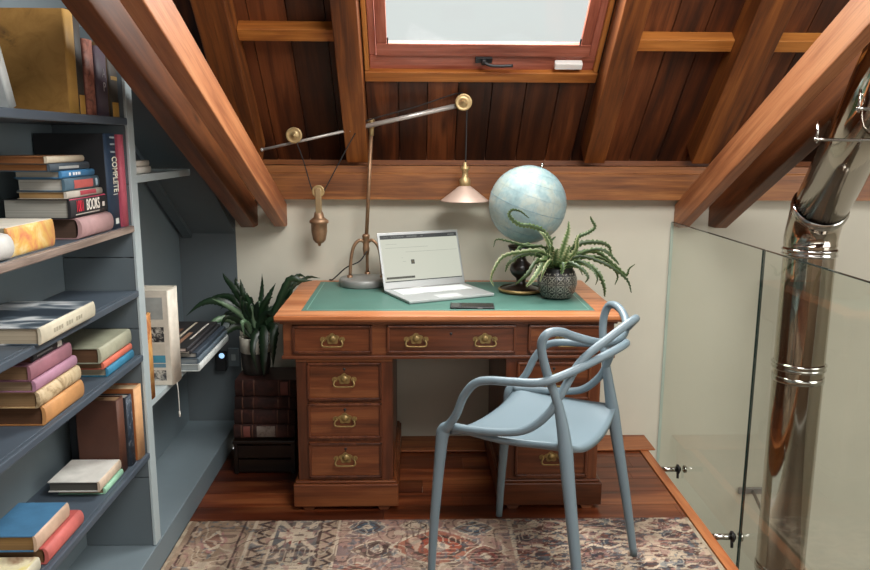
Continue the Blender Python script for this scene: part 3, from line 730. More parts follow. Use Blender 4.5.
def rugcol(x, y):
    u = x - RX0; v = RY1 - y
    d1 = vnoise(x * 14, y * 14, 1); d2 = vnoise(x * 40, y * 40, 2); d3 = vnoise(x * 5, y * 5, 3)
    wob = .012 * (vnoise(x * 9, y * 9, 4) - .5); u += wob; v += wob
    if u < .012 or u > (RX1 - RX0) - .014: return mixc(PAL['cream'], PAL['tan'], d2 * .6)
    ur = (RX1 - RX0) - u
    P = PAL
    def guard(t, w):       # zigzag strip
        f = (v % .06) / .06; z = abs(f - .5) * 2
        return P['brown'] if abs(t / w - z * .7 - .15) < .17 else P['beige']
    def lattice(a, b, s, w): return abs(((a / s) % 1) - .5) * 2 + abs(((b / s) % 1) - .5) * 2
    c = None
    if u < .25:
        c = mixc(P['beige'], P['tan'], d1)
        dx, dy = u - .13, ((v - .02) % .3) - .13
        m = abs(dx) / .05 + abs(dy) / .075
        m *= .8 + .5 * d2
        if m < 1.0 and m > .72: c = P['cream']
        elif m < .72: c = mixc(P['red'], P['tan'], .6)
        elif m < 1.35 and d2 > .5: c = P['pink']
        if abs(u - .035) < .005 or abs(u - .22) < .004: c = P['brown']
    elif u < .262: c = P['cream']
    elif u < .335: c = guard(u - .262, .073)
    elif u < .345: c = P['cream']
    elif u < .50:
        f = (v % .22) / .22; dx, dy = (u - .4225) / .077, (f - .5) * 2
        c = mixc(P['blue'], P['tan'], .35 + .4 * d1)
        if abs(dx) < .16 or abs(dy) < .2: c = P['cream'] if max(abs(dx), abs(dy)) < .85 else c
        elif abs(abs(dx) - abs(dy)) < .16: c = P['cream']
        elif abs(dx) + abs(dy) < .8: c = P['red']
        if abs(f - .5) > .47: c = P['brown']
    elif u < .51: c = P['brown']
    elif u < .565: c = guard(u - .51, .055)
    elif u < .575: c = P['cream']
    elif u < 1.20:
        c = mixc(P['beige'], P['pink'], d1)
        for cx, cy, sx, sy, col in ((.68, .06, .075, .06, 'blue'), (.72, .22, .10, .07, 'brown'), (.93, .20, .17, .13, 'rust'), (.86, .05, .06, .045, 'cream'), (1.07, .07, .08, .06, 'blue'), (1.10, .27, .08, .08, 'red'), (.66, .40, .1, .1, 'rust'), (.95, .5, .15, .12, 'blue')):
            m = abs(u - cx) / sx + abs(v - cy) / sy
            e = math.hypot((u - cx) / sx, (v - cy) / sy)
            mm = .5 * m + .5 * e
            if mm < .28: c = P['cream']
            elif mm < .55: c = P[col]
            elif mm < .68: c = P['brown']
            elif mm < .9: c = mixc(P[col], P['beige'], .35)
            elif mm < 1.0: c = P['cream']
        if c[0] > .25 and lattice(u, v, .05, .1) < .35: c = mixc(c, P['brown'], .6)
        if d2 > .72: c = mixc(c, P['navy'], .45)
    elif u < 1.215: c = P['cream']
    else:
        # busy right-hand field with short horizontal figures
        q = vnoise(u * 24, v * 62, 6); q2 = vnoise(u * 44, v * 95, 7); q3 = vnoise(u * 7, v * 22, 8)
        c = mixc(P['red'], P['brown'], q3)
        if q > .62: c = P['cream']
        elif q < .3: c = mixc(P['navy'], P['brown'], .3)
        elif q2 > .66: c = P['pink']
        elif q2 < .27: c = P['blue']
        c = mixc(c, P['tan'], .25)
        for cy in (.1, .21, .34, .5):
            if abs(v - cy + .012 * math.sin(u * 60)) < .006: c = P['cream']
        m = abs(u - 1.30) / .035 + abs(v - .035) / .03
        if m < 1: c = P['cream']
    # scrolling outlines, in cream and in brown
    if .03 < u < RX1 - RX0 - .03:
        kx, ky = (15, 15) if u < 1.2 else (20, 42)
        o1 = vnoise(x * kx, y * ky, 12) * 4 % 1; o2 = vnoise(x * kx * .8 + 9, y * ky * .8, 13) * 4 % 1
        if abs(o1 - .5) < .085: c = mixc(c, P['cream'], .75)
        elif abs(o2 - .5) < .085: c = mixc(c, P['navy'] if u > 1.2 else P['brown'], .6)
        if vnoise(x * 75, y * 75, 14) > .7: c = mixc(c, P['blue'] if d1 > .5 else P['pink'], .5)
    # wear: faded patches
    wear = max(0, min(1, (vnoise(x * 11, y * 11, 9) * .6 + d2 * .4 - .35) * 1.5))
    c = mixc(c, mixc(P['beige'], P['pink'], .3), .17 + .38 * wear)
    return tuple(max(0, z * (.8 + .35 * d3) * (.9 + .2 * d2)) for z in c)
bm = bmesh.new(); cl = bm.loops.layers.color.new('Col')
ST = .0042; nx = int((RX1 - RX0) / ST)
YS = [RY0 + .012 * i for i in range(int((2.26 - RY0) / .012))]; YS += [2.255 + (RY1 - 2.255) * i / 118 for i in range(119)]; ny = len(YS) - 1
grid = [[bm.verts.new((RX0 + (RX1 - RX0) * i / nx, YS[j], .0075 + .0008 * hsh(i, j, 5))) for i in range(nx + 1)] for j in range(ny + 1)]
colr = {}
for j in range(ny + 1):
    for i in range(nx + 1): colr[grid[j][i]] = (*rugcol(grid[j][i].co.x, grid[j][i].co.y), 1)
for j in range(ny):
    for i in range(nx):
        f = bm.faces.new([grid[j][i], grid[j][i + 1], grid[j + 1][i + 1], grid[j + 1][i]]); f.smooth = True
        for lp in f.loops: lp[cl] = colr[lp.vert]
bmid = lin('#9c8d80')
def skirt(row, dx, dy):
    low = [bm.verts.new((v.co.x + dx, v.co.y + dy, .0008)) for v in row]
    for a in range(len(row) - 1):
        f = bm.faces.new([row[a], row[a + 1], low[a + 1], low[a]])
        for lp in f.loops: lp[cl] = bmid
skirt(grid[-1], 0, .002); skirt([r[-1] for r in grid], .002, 0); skirt([r[0] for r in grid], -.002, 0); skirt(grid[0], 0, -.002)
bmesh.ops.recalc_face_normals(bm, faces=bm.faces[:])
bm.transform(Matrix.Translation((-.095, -2.02, 0)))
rug = obj('rug', bm, attr_mat('rug_pile', 'Col', .95, .3, 260, .3, .1)); rug.location = (.095, 2.02, 0)
rug['label'] = 'faded oriental rug in beige, red and blue on the floorboards'; rug['category'] = 'rug'

# ------------------------------------------------------------------ chair
ch = thing('armchair', 'grey-blue plastic armchair with looping open backrest drawn up to the desk', 'chair', (.404, 2.3665, .0105), (0, 0, math.atan2(.83362636, .55232879)))
# local +x = sitter's right (away from camera), +y = facing direction
def csub(p): return (p[0], p[1], p[2] - .0085)
def mirror(pts): return [(-x, y, z) for x, y, z in pts]
LEG = {}
for sx in (-1, 1):
    bm = bmesh.new()
    pts = spline([(sx * .2435, .262, .0085), (sx * .242, .252, .2), (sx * .239, .234, .42), (sx * .237, .223, .517), (sx * .244, .198, .546), (sx * .252, .166, .592)], 6)
    n_ = len(pts) - 1
    tube(bm, [csub(p) for p in pts], [.0125 + (.0095 * (i / n_ / .6) ** 1.2 if i / n_ < .6 else .0095 - .0115 * ((i / n_ - .6) / .4) ** .8) for i in range(n_ + 1)], 16)
    obj('leg', bm, 'chair', ch, world=False)
    bm = bmesh.new()
    pts = spline([(sx * .2435, -.2661, .0085), (sx * .232, -.235, .2), (sx * .215, -.197, .42), (sx * .203, -.172, .565), (sx * .207, -.15, .67), (sx * .232, -.122, .77)], 6)
    n_ = len(pts) - 1
    tube(bm, [csub(p) for p in pts], [.0125 + (.0095 * (i / n_ / .55) if i / n_ < .55 else .0095 - .0115 * ((i / n_ - .55) / .45) ** .8) for i in range(n_ + 1)], 16)
    obj('leg', bm, 'chair', ch, world=False)
def loop(half, center, r, r1=None, far=None):
    pts = half + [center] + (far or mirror(half))[::-1]
    P_ = spline(pts, 7); bm = bmesh.new(); n = len(P_)
    rr = [r + ((r1 or r) - r) * (1 - abs(2 * i / (n - 1) - 1)) for i in range(n)]
    tube(bm, [csub(p) for p in P_], rr, 14); return bm
ARM = [(-.237, .223, .52), (-.244, .198, .546), (-.252, .166, .592), (-.258, .138, .655), (-.262, .1, .703), (-.262, .055, .722), (-.262, -.025, .732), (-.25, -.116, .743), (-.19, -.185, .772), (-.09, -.245, .805)]
EAR = [(-.203, -.172, .565), (-.207, -.15, .67), (-.232, -.122, .77), (-.252, -.112, .85), (-.246, -.126, .886), (-.205, -.148, .887), (-.15, -.172, .864), (-.07, -.212, .835)]
EAR_FAR = [(.203, -.172, .565), (.207, -.15, .67), (.236, -.122, .77), (.25, -.117, .84), (.245, -.137, .884), (.21, -.182, .885), (.155, -.224, .857), (.08, -.242, .832)]
MID = [(-.226, .20, .536), (-.232, .12, .543), (-.23, 0, .56), (-.222, -.069, .585), (-.212, -.125, .64), (-.2, -.155, .70), (-.155, -.196, .795), (-.09, -.255, .86)]
obj('armrest', loop(ARM, (0, -.271, .82), .0135, .0122), 'chair', ch, world=False)
obj('outer_back_loop', loop(EAR, (0, -.236, .823), .0135, .0128, EAR_FAR), 'chair', ch, world=False)
obj('inner_back_loop', loop(MID, (0, -.300, .905), .0132, .0122), 'chair', ch, world=False)
# seat shell
bm = bmesh.new(); NXs, NYs = 20, 22; top = []; botm = []
for j in range(NYs + 1):
    fy = j / NYs; y = .205 - .395 * fy
    hw = .232 - .026 * max(0, (fy - .45) / .55)
    rt_, rb_ = [], []
    for i in range(NXs + 1):
        f = -1 + 2 * i / NXs
        rim = .545 + .012 * fy
        z = rim - .03 * (1 - f * f) * (1 - .3 * fy) - .012 * math.sin(PI * fy)
        if fy < .12: z -= .035 * (1 - fy / .12) ** 2 * (1 - .5 * abs(f) ** 3)
        if fy > .72: z += (-.03 * ((fy - .72) / .28) ** 1.5) * (1 - abs(f) ** 3)
        yy = y + .012 * (1 - f * f) * (1 - fy) - .012 * (1 - f * f) * fy
        rt_.append(bm.verts.new((f * hw, yy, z - .0085))); 
        th = .026 if 0 < j < NYs and 0 < i < NXs else .018
        rb_.append(bm.verts.new((f * hw * .985, yy, z - th - .0085)))
    top.append(rt_); botm.append(rb_)
for j in range(NYs):
    for i in range(NXs):
        bm.faces.new([top[j][i], top[j + 1][i], top[j + 1][i + 1], top[j][i + 1]]); bm.faces.new([botm[j][i], botm[j][i + 1], botm[j + 1][i + 1], botm[j + 1][i]])
for j in range(NYs):
    for i in (0, NXs): bm.faces.new([top[j][i], top[j + 1][i], botm[j + 1][i], botm[j][i]])
for i in range(NXs):
    for j in (0, NYs): bm.faces.new([top[j][i], top[j][i + 1], botm[j][i + 1], botm[j][i]])
bmesh.ops.recalc_face_normals(bm, faces=bm.faces[:])
obj('seat', bm, 'chair', ch, world=False, smooth=True)

# ------------------------------------------------------------------ lamp
LY = 3.392
lp = thing('desk_lamp', 'tall brass and steel counterbalance lamp with a cone shade, at the left of the desk', 'lamp', (-.235, 3.38, DZ))
bm = bmesh.new(); lathe(bm, [(0, 0), (.104, 0), (.108, .006), (.108, .028), (.104, .034), (.09, .036), (0, .038)], (-.235, 3.38, DZ), 48); obj('base', bm, 'pewter', lp)
sx_, sy_ = -.222, LY
bm = bmesh.new()
for k, a in enumerate((PI + .25, -.2, PI / 2)):
    c, s = math.cos(a), math.sin(a)
    tube(bm, spline([(sx_ + .008 * c, sy_ + .008 * s, .985), (sx_ + .03 * c, sy_ + .03 * s, .992), (sx_ + .055 * c, sy_ + .055 * s, .965), (sx_ + .068 * c, sy_ + .068 * s, .91), (sx_ + .074 * c, sy_ + .074 * s, .835)], 5), .0075, 10)
    lathe(bm, [(0, .012), (.012, .012), (.014, 0)], (sx_ + .075 * c, sy_ + .075 * s, DZ + .034), 14)
obj('tripod_foot', bm, 'bronze', lp)
bm = bmesh.new(); lathe(bm, [(0, -.03), (.013, -.028), (.016, 0), (.014, .01), (.016, .05), (.017, .052), (.017, .06), (.011, .065), (0, .065)], (sx_, sy_, .955), 20); obj('collar', bm, 'bronze', lp)
stx, stz = -.192, 1.500
bm = bmesh.new(); tube(bm, [(sx_, sy_, .97), (stx, sy_, stz - .02)], .0085, 14); obj('pole', bm, 'bronze', lp)
bm = bmesh.new(); lathe(bm, [(0, -.05), (.010, -.05), (.011, -.02), (.016, -.012), (.016, .014), (.009, .022), (0, .024)], (stx, sy_, stz), 18); tube(bm, [(stx, sy_ - .022, stz - .002), (stx, sy_ + .022, stz - .002)], .006, 10); obj('pivot', bm, 'brass', lp)
A0, A1 = Vector((-.665, LY - .022, 1.388)), Vector((.196, LY - .022, 1.583))
bm = bmesh.new(); mid = Vector((stx, LY - .022, stz)); 
tube(bm, [A0, A0 + .45 * (A1 - A0)], .0062, 12); tube(bm, [A0 + .44 * (A1 - A0), A1], .0105, 12); lathe(bm, [(0, -.009), (.006, -.006), (.009, 0), (.006, .006), (0, .009)], A0, 14)
obj('arm', bm, 'steel_tube', lp)
def pulley(c, r, name):
    bm = bmesh.new()
    lathe(bm, [(0, .010), (r * .3, .010), (r * .35, .006), (r * .8, .005), (r, .008), (r, .004), (r * .86, 0), (r, -.004), (r, -.008), (r * .8, -.005), (r * .35, -.006), (r * .3, -.010), (0, -.010)], c, 28, axis=(0, 1, 0))
    lathe(bm, [(0, .016), (.006, .014), (.007, -.014), (0, -.016)], c, 12, axis=(0, 1, 0))
    return obj(name, bm, 'brass', lp)
pA = Vector((-.515, LY - .022, 1.438)); pB = Vector((.205, LY - .022, 1.588))
pulley(pA + Vector((-.006, -.026, .012)), .034, 'pulley'); pulley(pB + Vector((.0, -.024, .004)), .036, 'pulley')
cwx = -.425
bm = bmesh.new(); tube(bm, spline([pA + Vector((.002, -.026, -.012)), (-.485, LY - .04, 1.34), (cwx - .026, LY - .035, 1.215), (cwx, LY - .03, 1.192), (cwx + .026, LY - .035, 1.215), (-.335, LY - .03, 1.33), (stx - .06, LY - .02, 1.475), (stx - .02, LY - .035, 1.512), (0, LY - .035, 1.572), (.15, LY - .03, 1.622), (.2, LY - .046, 1.632)], 7), .0026, 8); obj('pulley_cord', bm, 'cord', lp)
pulley((cwx, LY - .034, 1.21), .027, 'weight_pulley')
bm = bmesh.new(); bx(bm, cwx - .012, cwx + .012, LY - .052, LY - .046, 1.11, 1.225, bev=.002); bx(bm, cwx - .012, cwx + .012, LY - .022, LY - .016, 1.11, 1.225, bev=.002); obj('weight_bracket', bm, plain('pale_brass', '#b79e78', .35, .8), lp)
bm = bmesh.new(); lathe(bm, [(0, .142), (.012, .142), (.02, .13), (.023, .112), (.034, .104), (.042, .098), (.042, .088), (.036, .084), (.035, .05), (.028, .012), (.018, 0), (.008, -.004), (.006, -.014), (0, -.016)], (cwx, LY - .034, .985), 28); obj('counterweight', bm, 'bronze', lp)
shx = .213
bm = bmesh.new(); tube(bm, spline([(shx - .003, LY - .046, 1.622), (shx + .006, LY - .046, 1.605), (shx + .006, LY - .046, 1.5), (shx + .004, LY - .046, 1.32)], 6), .003, 8); obj('shade_cord', bm, 'cord', lp)
bm = bmesh.new(); lathe(bm, [(0, .105), (.006, .105), (.008, .092), (.02, .08), (.02, .075), (.013, .066), (.013, .04), (.019, .035), (.024, .03), (.024, .006), (.02, 0)], (shx + .002, LY - .046, 1.234), 24); obj('socket_cap', bm, 'brass', lp)
bm = bmesh.new(); lathe(bm, [(.02, .068), (.03, .062), (.104, .004), (.108, 0), (.105, .0005), (.028, .06), (.02, .064)], (shx + .002, LY - .046, 1.170), 48); obj('shade', bm, 'shade', lp)
bm = bmesh.new(); lathe(bm, [(0, -.05), (.015, -.044), (.022, -.03), (.018, -.012), (.012, 0), (.012, .012), (0, .012)], (shx + .002, LY - .046, 1.222), 18); obj('bulb', bm, 'white_plastic', lp)
bm = bmesh.new(); tube(bm, spline([(sx_ + .005, sy_ - .012, .945), (-.25, 3.37, .90), (-.31, 3.40, .868), (-.36, 3.455, .82), (-.385, 3.485, .796), (-.40, 3.498, .7935)], 6), .003, 8); obj('power_cord', bm, 'cord', lp)

# ------------------------------------------------------------------ laptop (local: +y towards hinge)
hl, hr = Vector((-.135, 3.197, 0)), Vector((.22, 3.361, 0))
ang = math.atan2(hr.y - hl.y, hr.x - hl.x); LW = (hr - hl).length; LD = .262
hc = (hl + hr) / 2; bdir = Vector((-math.sin(ang), math.cos(ang), 0)); lc = hc - bdir * (LD / 2)
lt = thing('laptop', 'open silver laptop with a lit white screen on the green leather', 'laptop', (lc.x, lc.y, DZ), (0, 0, ang))
hw, hd = LW / 2, LD / 2
bs = obj('base', box(-hw, hw, -hd, hd, .0015, .013, bev=.003), 'alu', lt, world=False)
bm = bmesh.new()
for r in range(5):
    for k in range(14):
        w_ = (LW * .84) / 14; x = -LW * .42 + k * w_; y = .085 - r * .021
        bx(bm, x, x + w_ - .002, y, y + .018, .0131, .0145, bev=.0004)
obj('keyboard', bm, 'key_white', bs, world=False)
obj('trackpad', box(-.055, .055, -hd + .012, -hd + .075, .0131, .0134), plain('trackpad', '#c6cac9', .3), bs, world=False)
tilt = math.radians(19)
Mt = Matrix.Translation((0, hd - .004, .0135)) @ Matrix.Rotation(-tilt, 4, 'X')
LH = .247
def lidpart(name, x0, x1, y0, y1, z0, z1, mat, par, bev=0):
    bm = box(x0, x1, y0, y1, z0, z1, bev=bev); bm.transform(Mt); return obj(name, bm, mat, par, world=False)
lid = lidpart('lid', -hw, hw, 0, .007, 0, LH, 'alu', lt, .002)
scr = NT('laptop_screen'); scr.b.inputs['Base Color'].default_value = lin('#20221f'); scr.b.inputs['Emission Color'].default_value = lin('#d5d7c6'); scr.b.inputs['Emission Strength'].default_value = .95; scr.b.inputs['Roughness'].default_value = .25; M['screen'] = scr.m
def emit(name, h, s=.7):
    t = NT(name); t.b.inputs['Base Color'].default_value = lin('#101010'); t.b.inputs['Emission Color'].default_value = lin(h); t.b.inputs['Emission Strength'].default_value = s; return t.m
sx0, sx1, sz0, sz1 = -hw + .010, hw - .010, .030, LH - .012
sc_ = lidpart('screen', sx0, sx1, -.0008, -.0002, sz0, sz1, 'screen', lid)
SWd, SHt = sx1 - sx0, sz1 - sz0
def ui(name, a0, a1, b0, b1, col):
    lidpart(name, sx0 + a0 * SWd, sx0 + a1 * SWd, -.0013, -.0009, sz0 + b0 * SHt, sz0 + b1 * SHt, emit('ui_' + col[1:], col), sc_)
ui('menu_bar', 0, 1, .915, 1, '#3c4040'); ui('dock_bar', .0, 1, 0, .018, '#33403c'); ui('status_bar', .02, .38, .06, .105, '#4a4a40')
for a0, a1 in ((.04, .1), (.14, .3), (.34, .47), (.52, .55), (.88, .97)): ui('menu_text', a0, a1, .945, .97, '#8f948e')
for a0, a1, b in ((.06, .2, .80), (.05, .6, .72), (.3, .98, .62), (.24, .26, .5), (.25, .29, .42)): ui('text_line', a0, a1, b, b + .006, '#b9bcae')
ui('page_icon', .355, .40, .36, .455, '#55584e'); ui('page_icon_centre', .367, .388, .385, .43, '#8d7a55'); ui('status_text', .04, .34, .075, .09, '#8a8a78')
bm = bmesh.new(); tube(bm, [(-hw + .03, hd - .005, .0115), (hw - .03, hd - .005, .0115)], .005, 10); obj('hinge', bm, 'pewter', lt, world=False)

# phone
ph_ = thing('smartphone', 'black smartphone lying on the desk in front of the laptop', 'phone', (.221, 2.91, DZ), (0, 0, -.05))
obj('body', box(-.086, .086, -.040, .040, .0008, .0085, bev=.003), 'black', ph_, world=False)
obj('screen', box(-.081, .081, -.036, .036, .0086, .009), 'black_glossy', ph_, world=False)
bm = bmesh.new(); bx(bm, .02, .04, -.0415, -.0402, .003, .006); obj('side_button', bm, 'pewter', ph_, world=False)

# ------------------------------------------------------------------ globe
gx, gy = .474, 3.225; GZ = 1.166; GR_ = .1635
gb = thing('globe', 'pale blue terrestrial globe on a dark turned stand on the desk', 'globe', (gx, gy, DZ))
t = NT('globe_map')
v = t.coords((1, 1, 1), rnd=False)
n = t.node('ShaderNodeTexNoise', Scale=9.0, Detail=7.0, Roughness=.6, Distortion=.3); t.link(v, n.inputs['Vector'])
land = t.ramp(n.outputs[0], [(.47, '#8da6a8'), (.54, '#9dafad'), (.57, '#a7b2a8'), (.68, '#9cadab')])
n2 = t.node('ShaderNodeTexNoise', Scale=60.0, Detail=4.0); t.link(v, n2.inputs['Vector'])
r2 = t.ramp(n2.outputs[0], [(.3, (.82, .82, .82, 1)), (.7, (1, 1, 1, 1))])
t.link(t.mix(land.outputs[0], r2.outputs[0], 1.0, 'MULTIPLY'), t.b.inputs['Base Color']); t.b.inputs['Roughness'].default_value = .42
M['globe'] = t.m
axis = Vector((.33, -.12, 1)).normalized()
bm = bmesh.new(); bmesh.ops.create_uvsphere(bm, u_segments=64, v_segments=32, radius=GR_); bm.transform(Matrix.Translation((gx, gy, GZ)))
for f in bm.faces: f.smooth = True
ball = obj('sphere', bm, 'globe', gb)
bm = bmesh.new(); q = Vector((0, 0, 1)).rotation_difference(axis)
def ringp(fn, n=72): return [Vector((gx, gy, GZ)) + q @ fn(2 * PI * i / n) for i in range(n + 1)]
R_ = GR_ + .0002
for k in range(6):
    a = PI * k / 6; tube(bm, ringp(lambda s, a=a: Vector((R_ * math.sin(s) * math.cos(a), R_ * math.sin(s) * math.sin(a), R_ * math.cos(s)))), .0004, 4, False)
for lat in (-60, -40, -20, 0, 20, 40, 60):
    l_ = math.radians(lat); tube(bm, ringp(lambda s, l_=l_: Vector((R_ * math.cos(l_) * math.cos(s), R_ * math.cos(l_) * math.sin(s), R_ * math.sin(l_)))), .0010 if lat == 0 else .0004, 4, False)
obj('graticule', bm, plain('graticule', '#7794a0', .5), ball)
bm = bmesh.new(); c = Vector((gx, gy, GZ)); tube(bm, [c + axis * (GR_ - .002), c + axis * (GR_ + .012)], .004, 10); lathe(bm, [(0, .006), (.005, .004), (.006, 0), (0, -.003)], c + axis * (GR_ + .014), 12); obj('axis_pin', bm, 'chrome', gb)
bm = bmesh.new(); lathe(bm, [(0, 0), (.085, 0), (.09, .006), (.086, .014), (.06, .022), (.03, .032), (.02, .045), (.022, .06), (.04, .075), (.05, .095), (.045, .118), (.025, .135), (.018, .15), (.03, .165), (.05, .175), (.06, .200), (.05, .197), (0, .19)], (gx - .02, gy, DZ), 36); obj('stand', bm, 'darkwood', gb)
bm = bmesh.new(); lathe(bm, [(.092, .004), (.098, .008), (.098, .014), (.09, .018)], (gx - .02, gy, DZ), 40); obj('base_ring', bm, 'brass_old', gb)

# ------------------------------------------------------------------ plants
def blade(bm, pts, width, prof, teeth=0, amp=.5, side=None, cl=None, c_in=(.02, .06, .02), c_edge=(.3, .35, .2), n=8, cup=.25, twist=0.0, edge_on=.55, vary=.3, rnd=random):
    P_ = spline(pts, n); N = len(P_); rows = []
    for i, p in enumerate(P_):
        T = (P_[min(i + 1, N - 1)] - P_[max(i - 1, 0)]).normalized()
        s = side if side is not None else Vector((0, -1, 0)).cross(T)
        s = Vector(s); s = (s - T * s.dot(T))
        if s.length < 1e-4: s = Vector((1, 0, 0))
        s.normalize()
        if twist: s = Matrix.Rotation(twist * i / N, 3, T) @ s
        up = s.cross(T)
        f = i / (N - 1); w = width * prof(f)
        if teeth:
            ph = f * teeth
            wl = w * (1 - amp * abs((ph % 1) * 2 - 1)); wr = w * (1 - amp * abs(((ph + .5) % 1) * 2 - 1))
        else: wl = wr = w
        rows.append([(p - s * wl, 0), (p - s * wl * .55 - up * cup * w * .6, 1), (p - up * cup * w, 2), (p + s * wr * .55 - up * cup * w * .6, 1), (p + s * wr, 0)])
    vr = [[bm.verts.new(a) for a, _ in r] for r in rows]
    k = 1 + vary * (rnd.random() - .5)
    for i in range(N - 1):
        for j in range(4):
            fc = bm.faces.new([vr[i][j], vr[i + 1][j], vr[i + 1][j + 1], vr[i][j + 1]]); fc.smooth = True
            if cl:
                for lp in fc.loops:
                    e = rows[0][[vv for vv in (vr[i] + vr[i + 1])].index(lp.vert) % 5][1]
                    base = c_edge if e == 0 else c_in
                    if e == 1: base = mixc(c_edge, c_in, edge_on)
                    lp[cl] = (base[0] * k, base[1] * k, base[2] * k, 1)
M['leaf_var'] = attr_mat('variegated_leaf', 'Col', .45, .2, 120, spec=.5)
M['leaf_dark'] = attr_mat('dark_leaf', 'Col', .38, .25, 60, spec=.5)
def zebra():
    t = NT('pot_tiles'); tc = t.n.new('ShaderNodeTexCoord')
    at = t.node('ShaderNodeVertexColor', layer_name='Col'); t.link(at.outputs['Color'], t.b.inputs['Base Color']); t.b.inputs['Roughness'].default_value = .3
    return t.m
M['pot_tiles'] = zebra()
# variegated plant on the desk
px_, py_ = .585, 3.09
pp = thing('potted_plant', 'trailing variegated plant in a black and white patterned pot on the desk', 'plant', (px_, py_, DZ))
bm = bmesh.new(); cl = bm.loops.layers.color.new('Col')
prof = [(.045, 0), (.058, .004), (.074, .028), (.082, .06), (.081, .085), (.072, .112), (.062, .128), (.058, .13), (.056, .122), (.0, .12)]
PR = []
for (r0, z0), (r1, z1) in zip(prof, prof[1:]):
    m_ = 9 if z1 > z0 and r1 > .05 else 1
    for k in range(m_): PR.append((r0 + (r1 - r0) * k / m_, z0 + (z1 - z0) * k / m_))
PR.append(prof[-1])
SEG = 180; lathe(bm, PR, (px_, py_, DZ + .001), SEG)
def potcol(a, z):
    if z > .112 or z < .01: return (.04, .05, .045)
    u = a / (2 * PI) * 14; w = z / .034; fu, fw = u % 1 - .5, w % 1 - .5
    r = math.hypot(fu, fw); W_ = (.50, .50, .46)
    if abs(fu) > .455 or abs(fw) > .455: return (.2, .2, .19)
    if abs(abs(fu) - abs(fw)) < .075 and .12 < r < .56: return W_
    if r < .085 or .36 < max(abs(fu), abs(fw)) < .44 and min(abs(fu), abs(fw)) < .2: return W_
    return (.012, .014, .016)
for f in bm.faces:
    for lp in f.loops:
        c = lp.vert.co; lp[cl] = (*potcol(math.atan2(c.y - py_, c.x - px_) + PI, c.z - DZ), 1)
pot = obj('pot', bm, 'pot_tiles', pp)
bm = bmesh.new(); lathe(bm, [(.057, .0), (.03, .006), (0, .008)], (px_, py_, DZ + .1225), 24); obj('soil', bm, 'soil', pp)
PXM = 3.09 / 762 * .985
def fpt(q, dy): return (px_ - .012 + (q[0] - 345) / 4.07 * PXM + dy * .16, py_ + dy, DZ + .125 - (q[1] - 368) / 4.07 * PXM + dy * -.13)
fr = [
 ([(345, 372), (325, 265), (290, 212), (240, 192), (190, 185), (152, 152), (160, 128), (195, 132), (232, 160)], -.05, .013),
 ([(340, 372), (300, 282), (230, 275), (150, 255), (100, 248), (88, 280)], -.03, .008),
 ([(340, 372), (290, 300), (200, 300), (130, 318), (95, 370), (84, 410), (96, 440)], -.09, .013),
 ([(335, 372), (270, 312), (200, 312), (155, 345), (140, 382)], -.06, .012),
 ([(345, 375), (310, 318), (285, 365), (255, 410), (230, 440)], -.11, .017),
 ([(340, 375), (280, 330), (230, 390), (185, 432)], -.10, .011),
 ([(345, 370), (368, 320), (382, 265), (396, 215), (397, 172)], -.02, .018),
 ([(352, 370), (420, 282), (440, 238), (480, 218), (508, 195), (492, 165), (487, 150)], 0.0, .011),
 ([(352, 370), (430, 275), (510, 258), (568, 275), (582, 320)], .0, .014),
 ([(355, 372), (430, 308), (520, 300), (590, 350), (650, 398), (662, 372), (686, 352)], .02, .012),
 ([(355, 372), (440, 318), (530, 338), (600, 375), (650, 420), (668, 470)], -.05, .012),
 ([(355, 372), (460, 345), (520, 380), (550, 440), (555, 485)], -.07, .014),
 ([(355, 372), (440, 340), (495, 365), (520, 405), (514, 436)], -.08, .012),
 ([(355, 372), (480, 320), (560, 335), (608, 395), (600, 438)], -.03, .009),
 ([(345, 370), (330, 300), (300, 235), (275, 215)], -.04, .014),
 ([(350, 370), (425, 300), (432, 250), (442, 222)], -.05, .015),
 ([(345, 370), (345, 310), (355, 285)], -.09, .02),
 ([(348, 370), (385, 320), (400, 270)], -.09, .019),
 ([(340, 372), (310, 310), (320, 262), (345, 235)], .02, .013),
 ([(345, 375), (325, 335), (300, 370), (285, 420)], -.12, .013),
 ([(345, 372), (240, 270), (180, 300), (178, 345)], -.02, .010),
 ([(350, 375), (375, 345), (372, 390)], -.11, .017),
 ([(352, 372), (470, 300), (540, 290), (590, 330), (610, 352)], -.06, .012),
 ([(350, 372), (400, 345), (450, 365), (480, 400), (470, 425)], -.10, .012),
]
r2 = random.Random(31)
for _k in range(12):     # short fronds filling the crown
    sg = r2.choice((-1, 1)); L_ = r2.uniform(50, 120); ang_ = r2.uniform(.15, 1.5) * sg
    ex, ey = 348 + L_ * math.sin(ang_), 366 - L_ * math.cos(ang_)
    fr.append(([(347, 372), (347 + (ex - 347) * .4, 366 + (ey - 366) * .75), (347 + (ex - 347) * .8, ey), (ex, ey + r2.uniform(0, 45))], r2.uniform(-.1, .04), r2.uniform(.009, .013)))
rnd = random.Random(11)
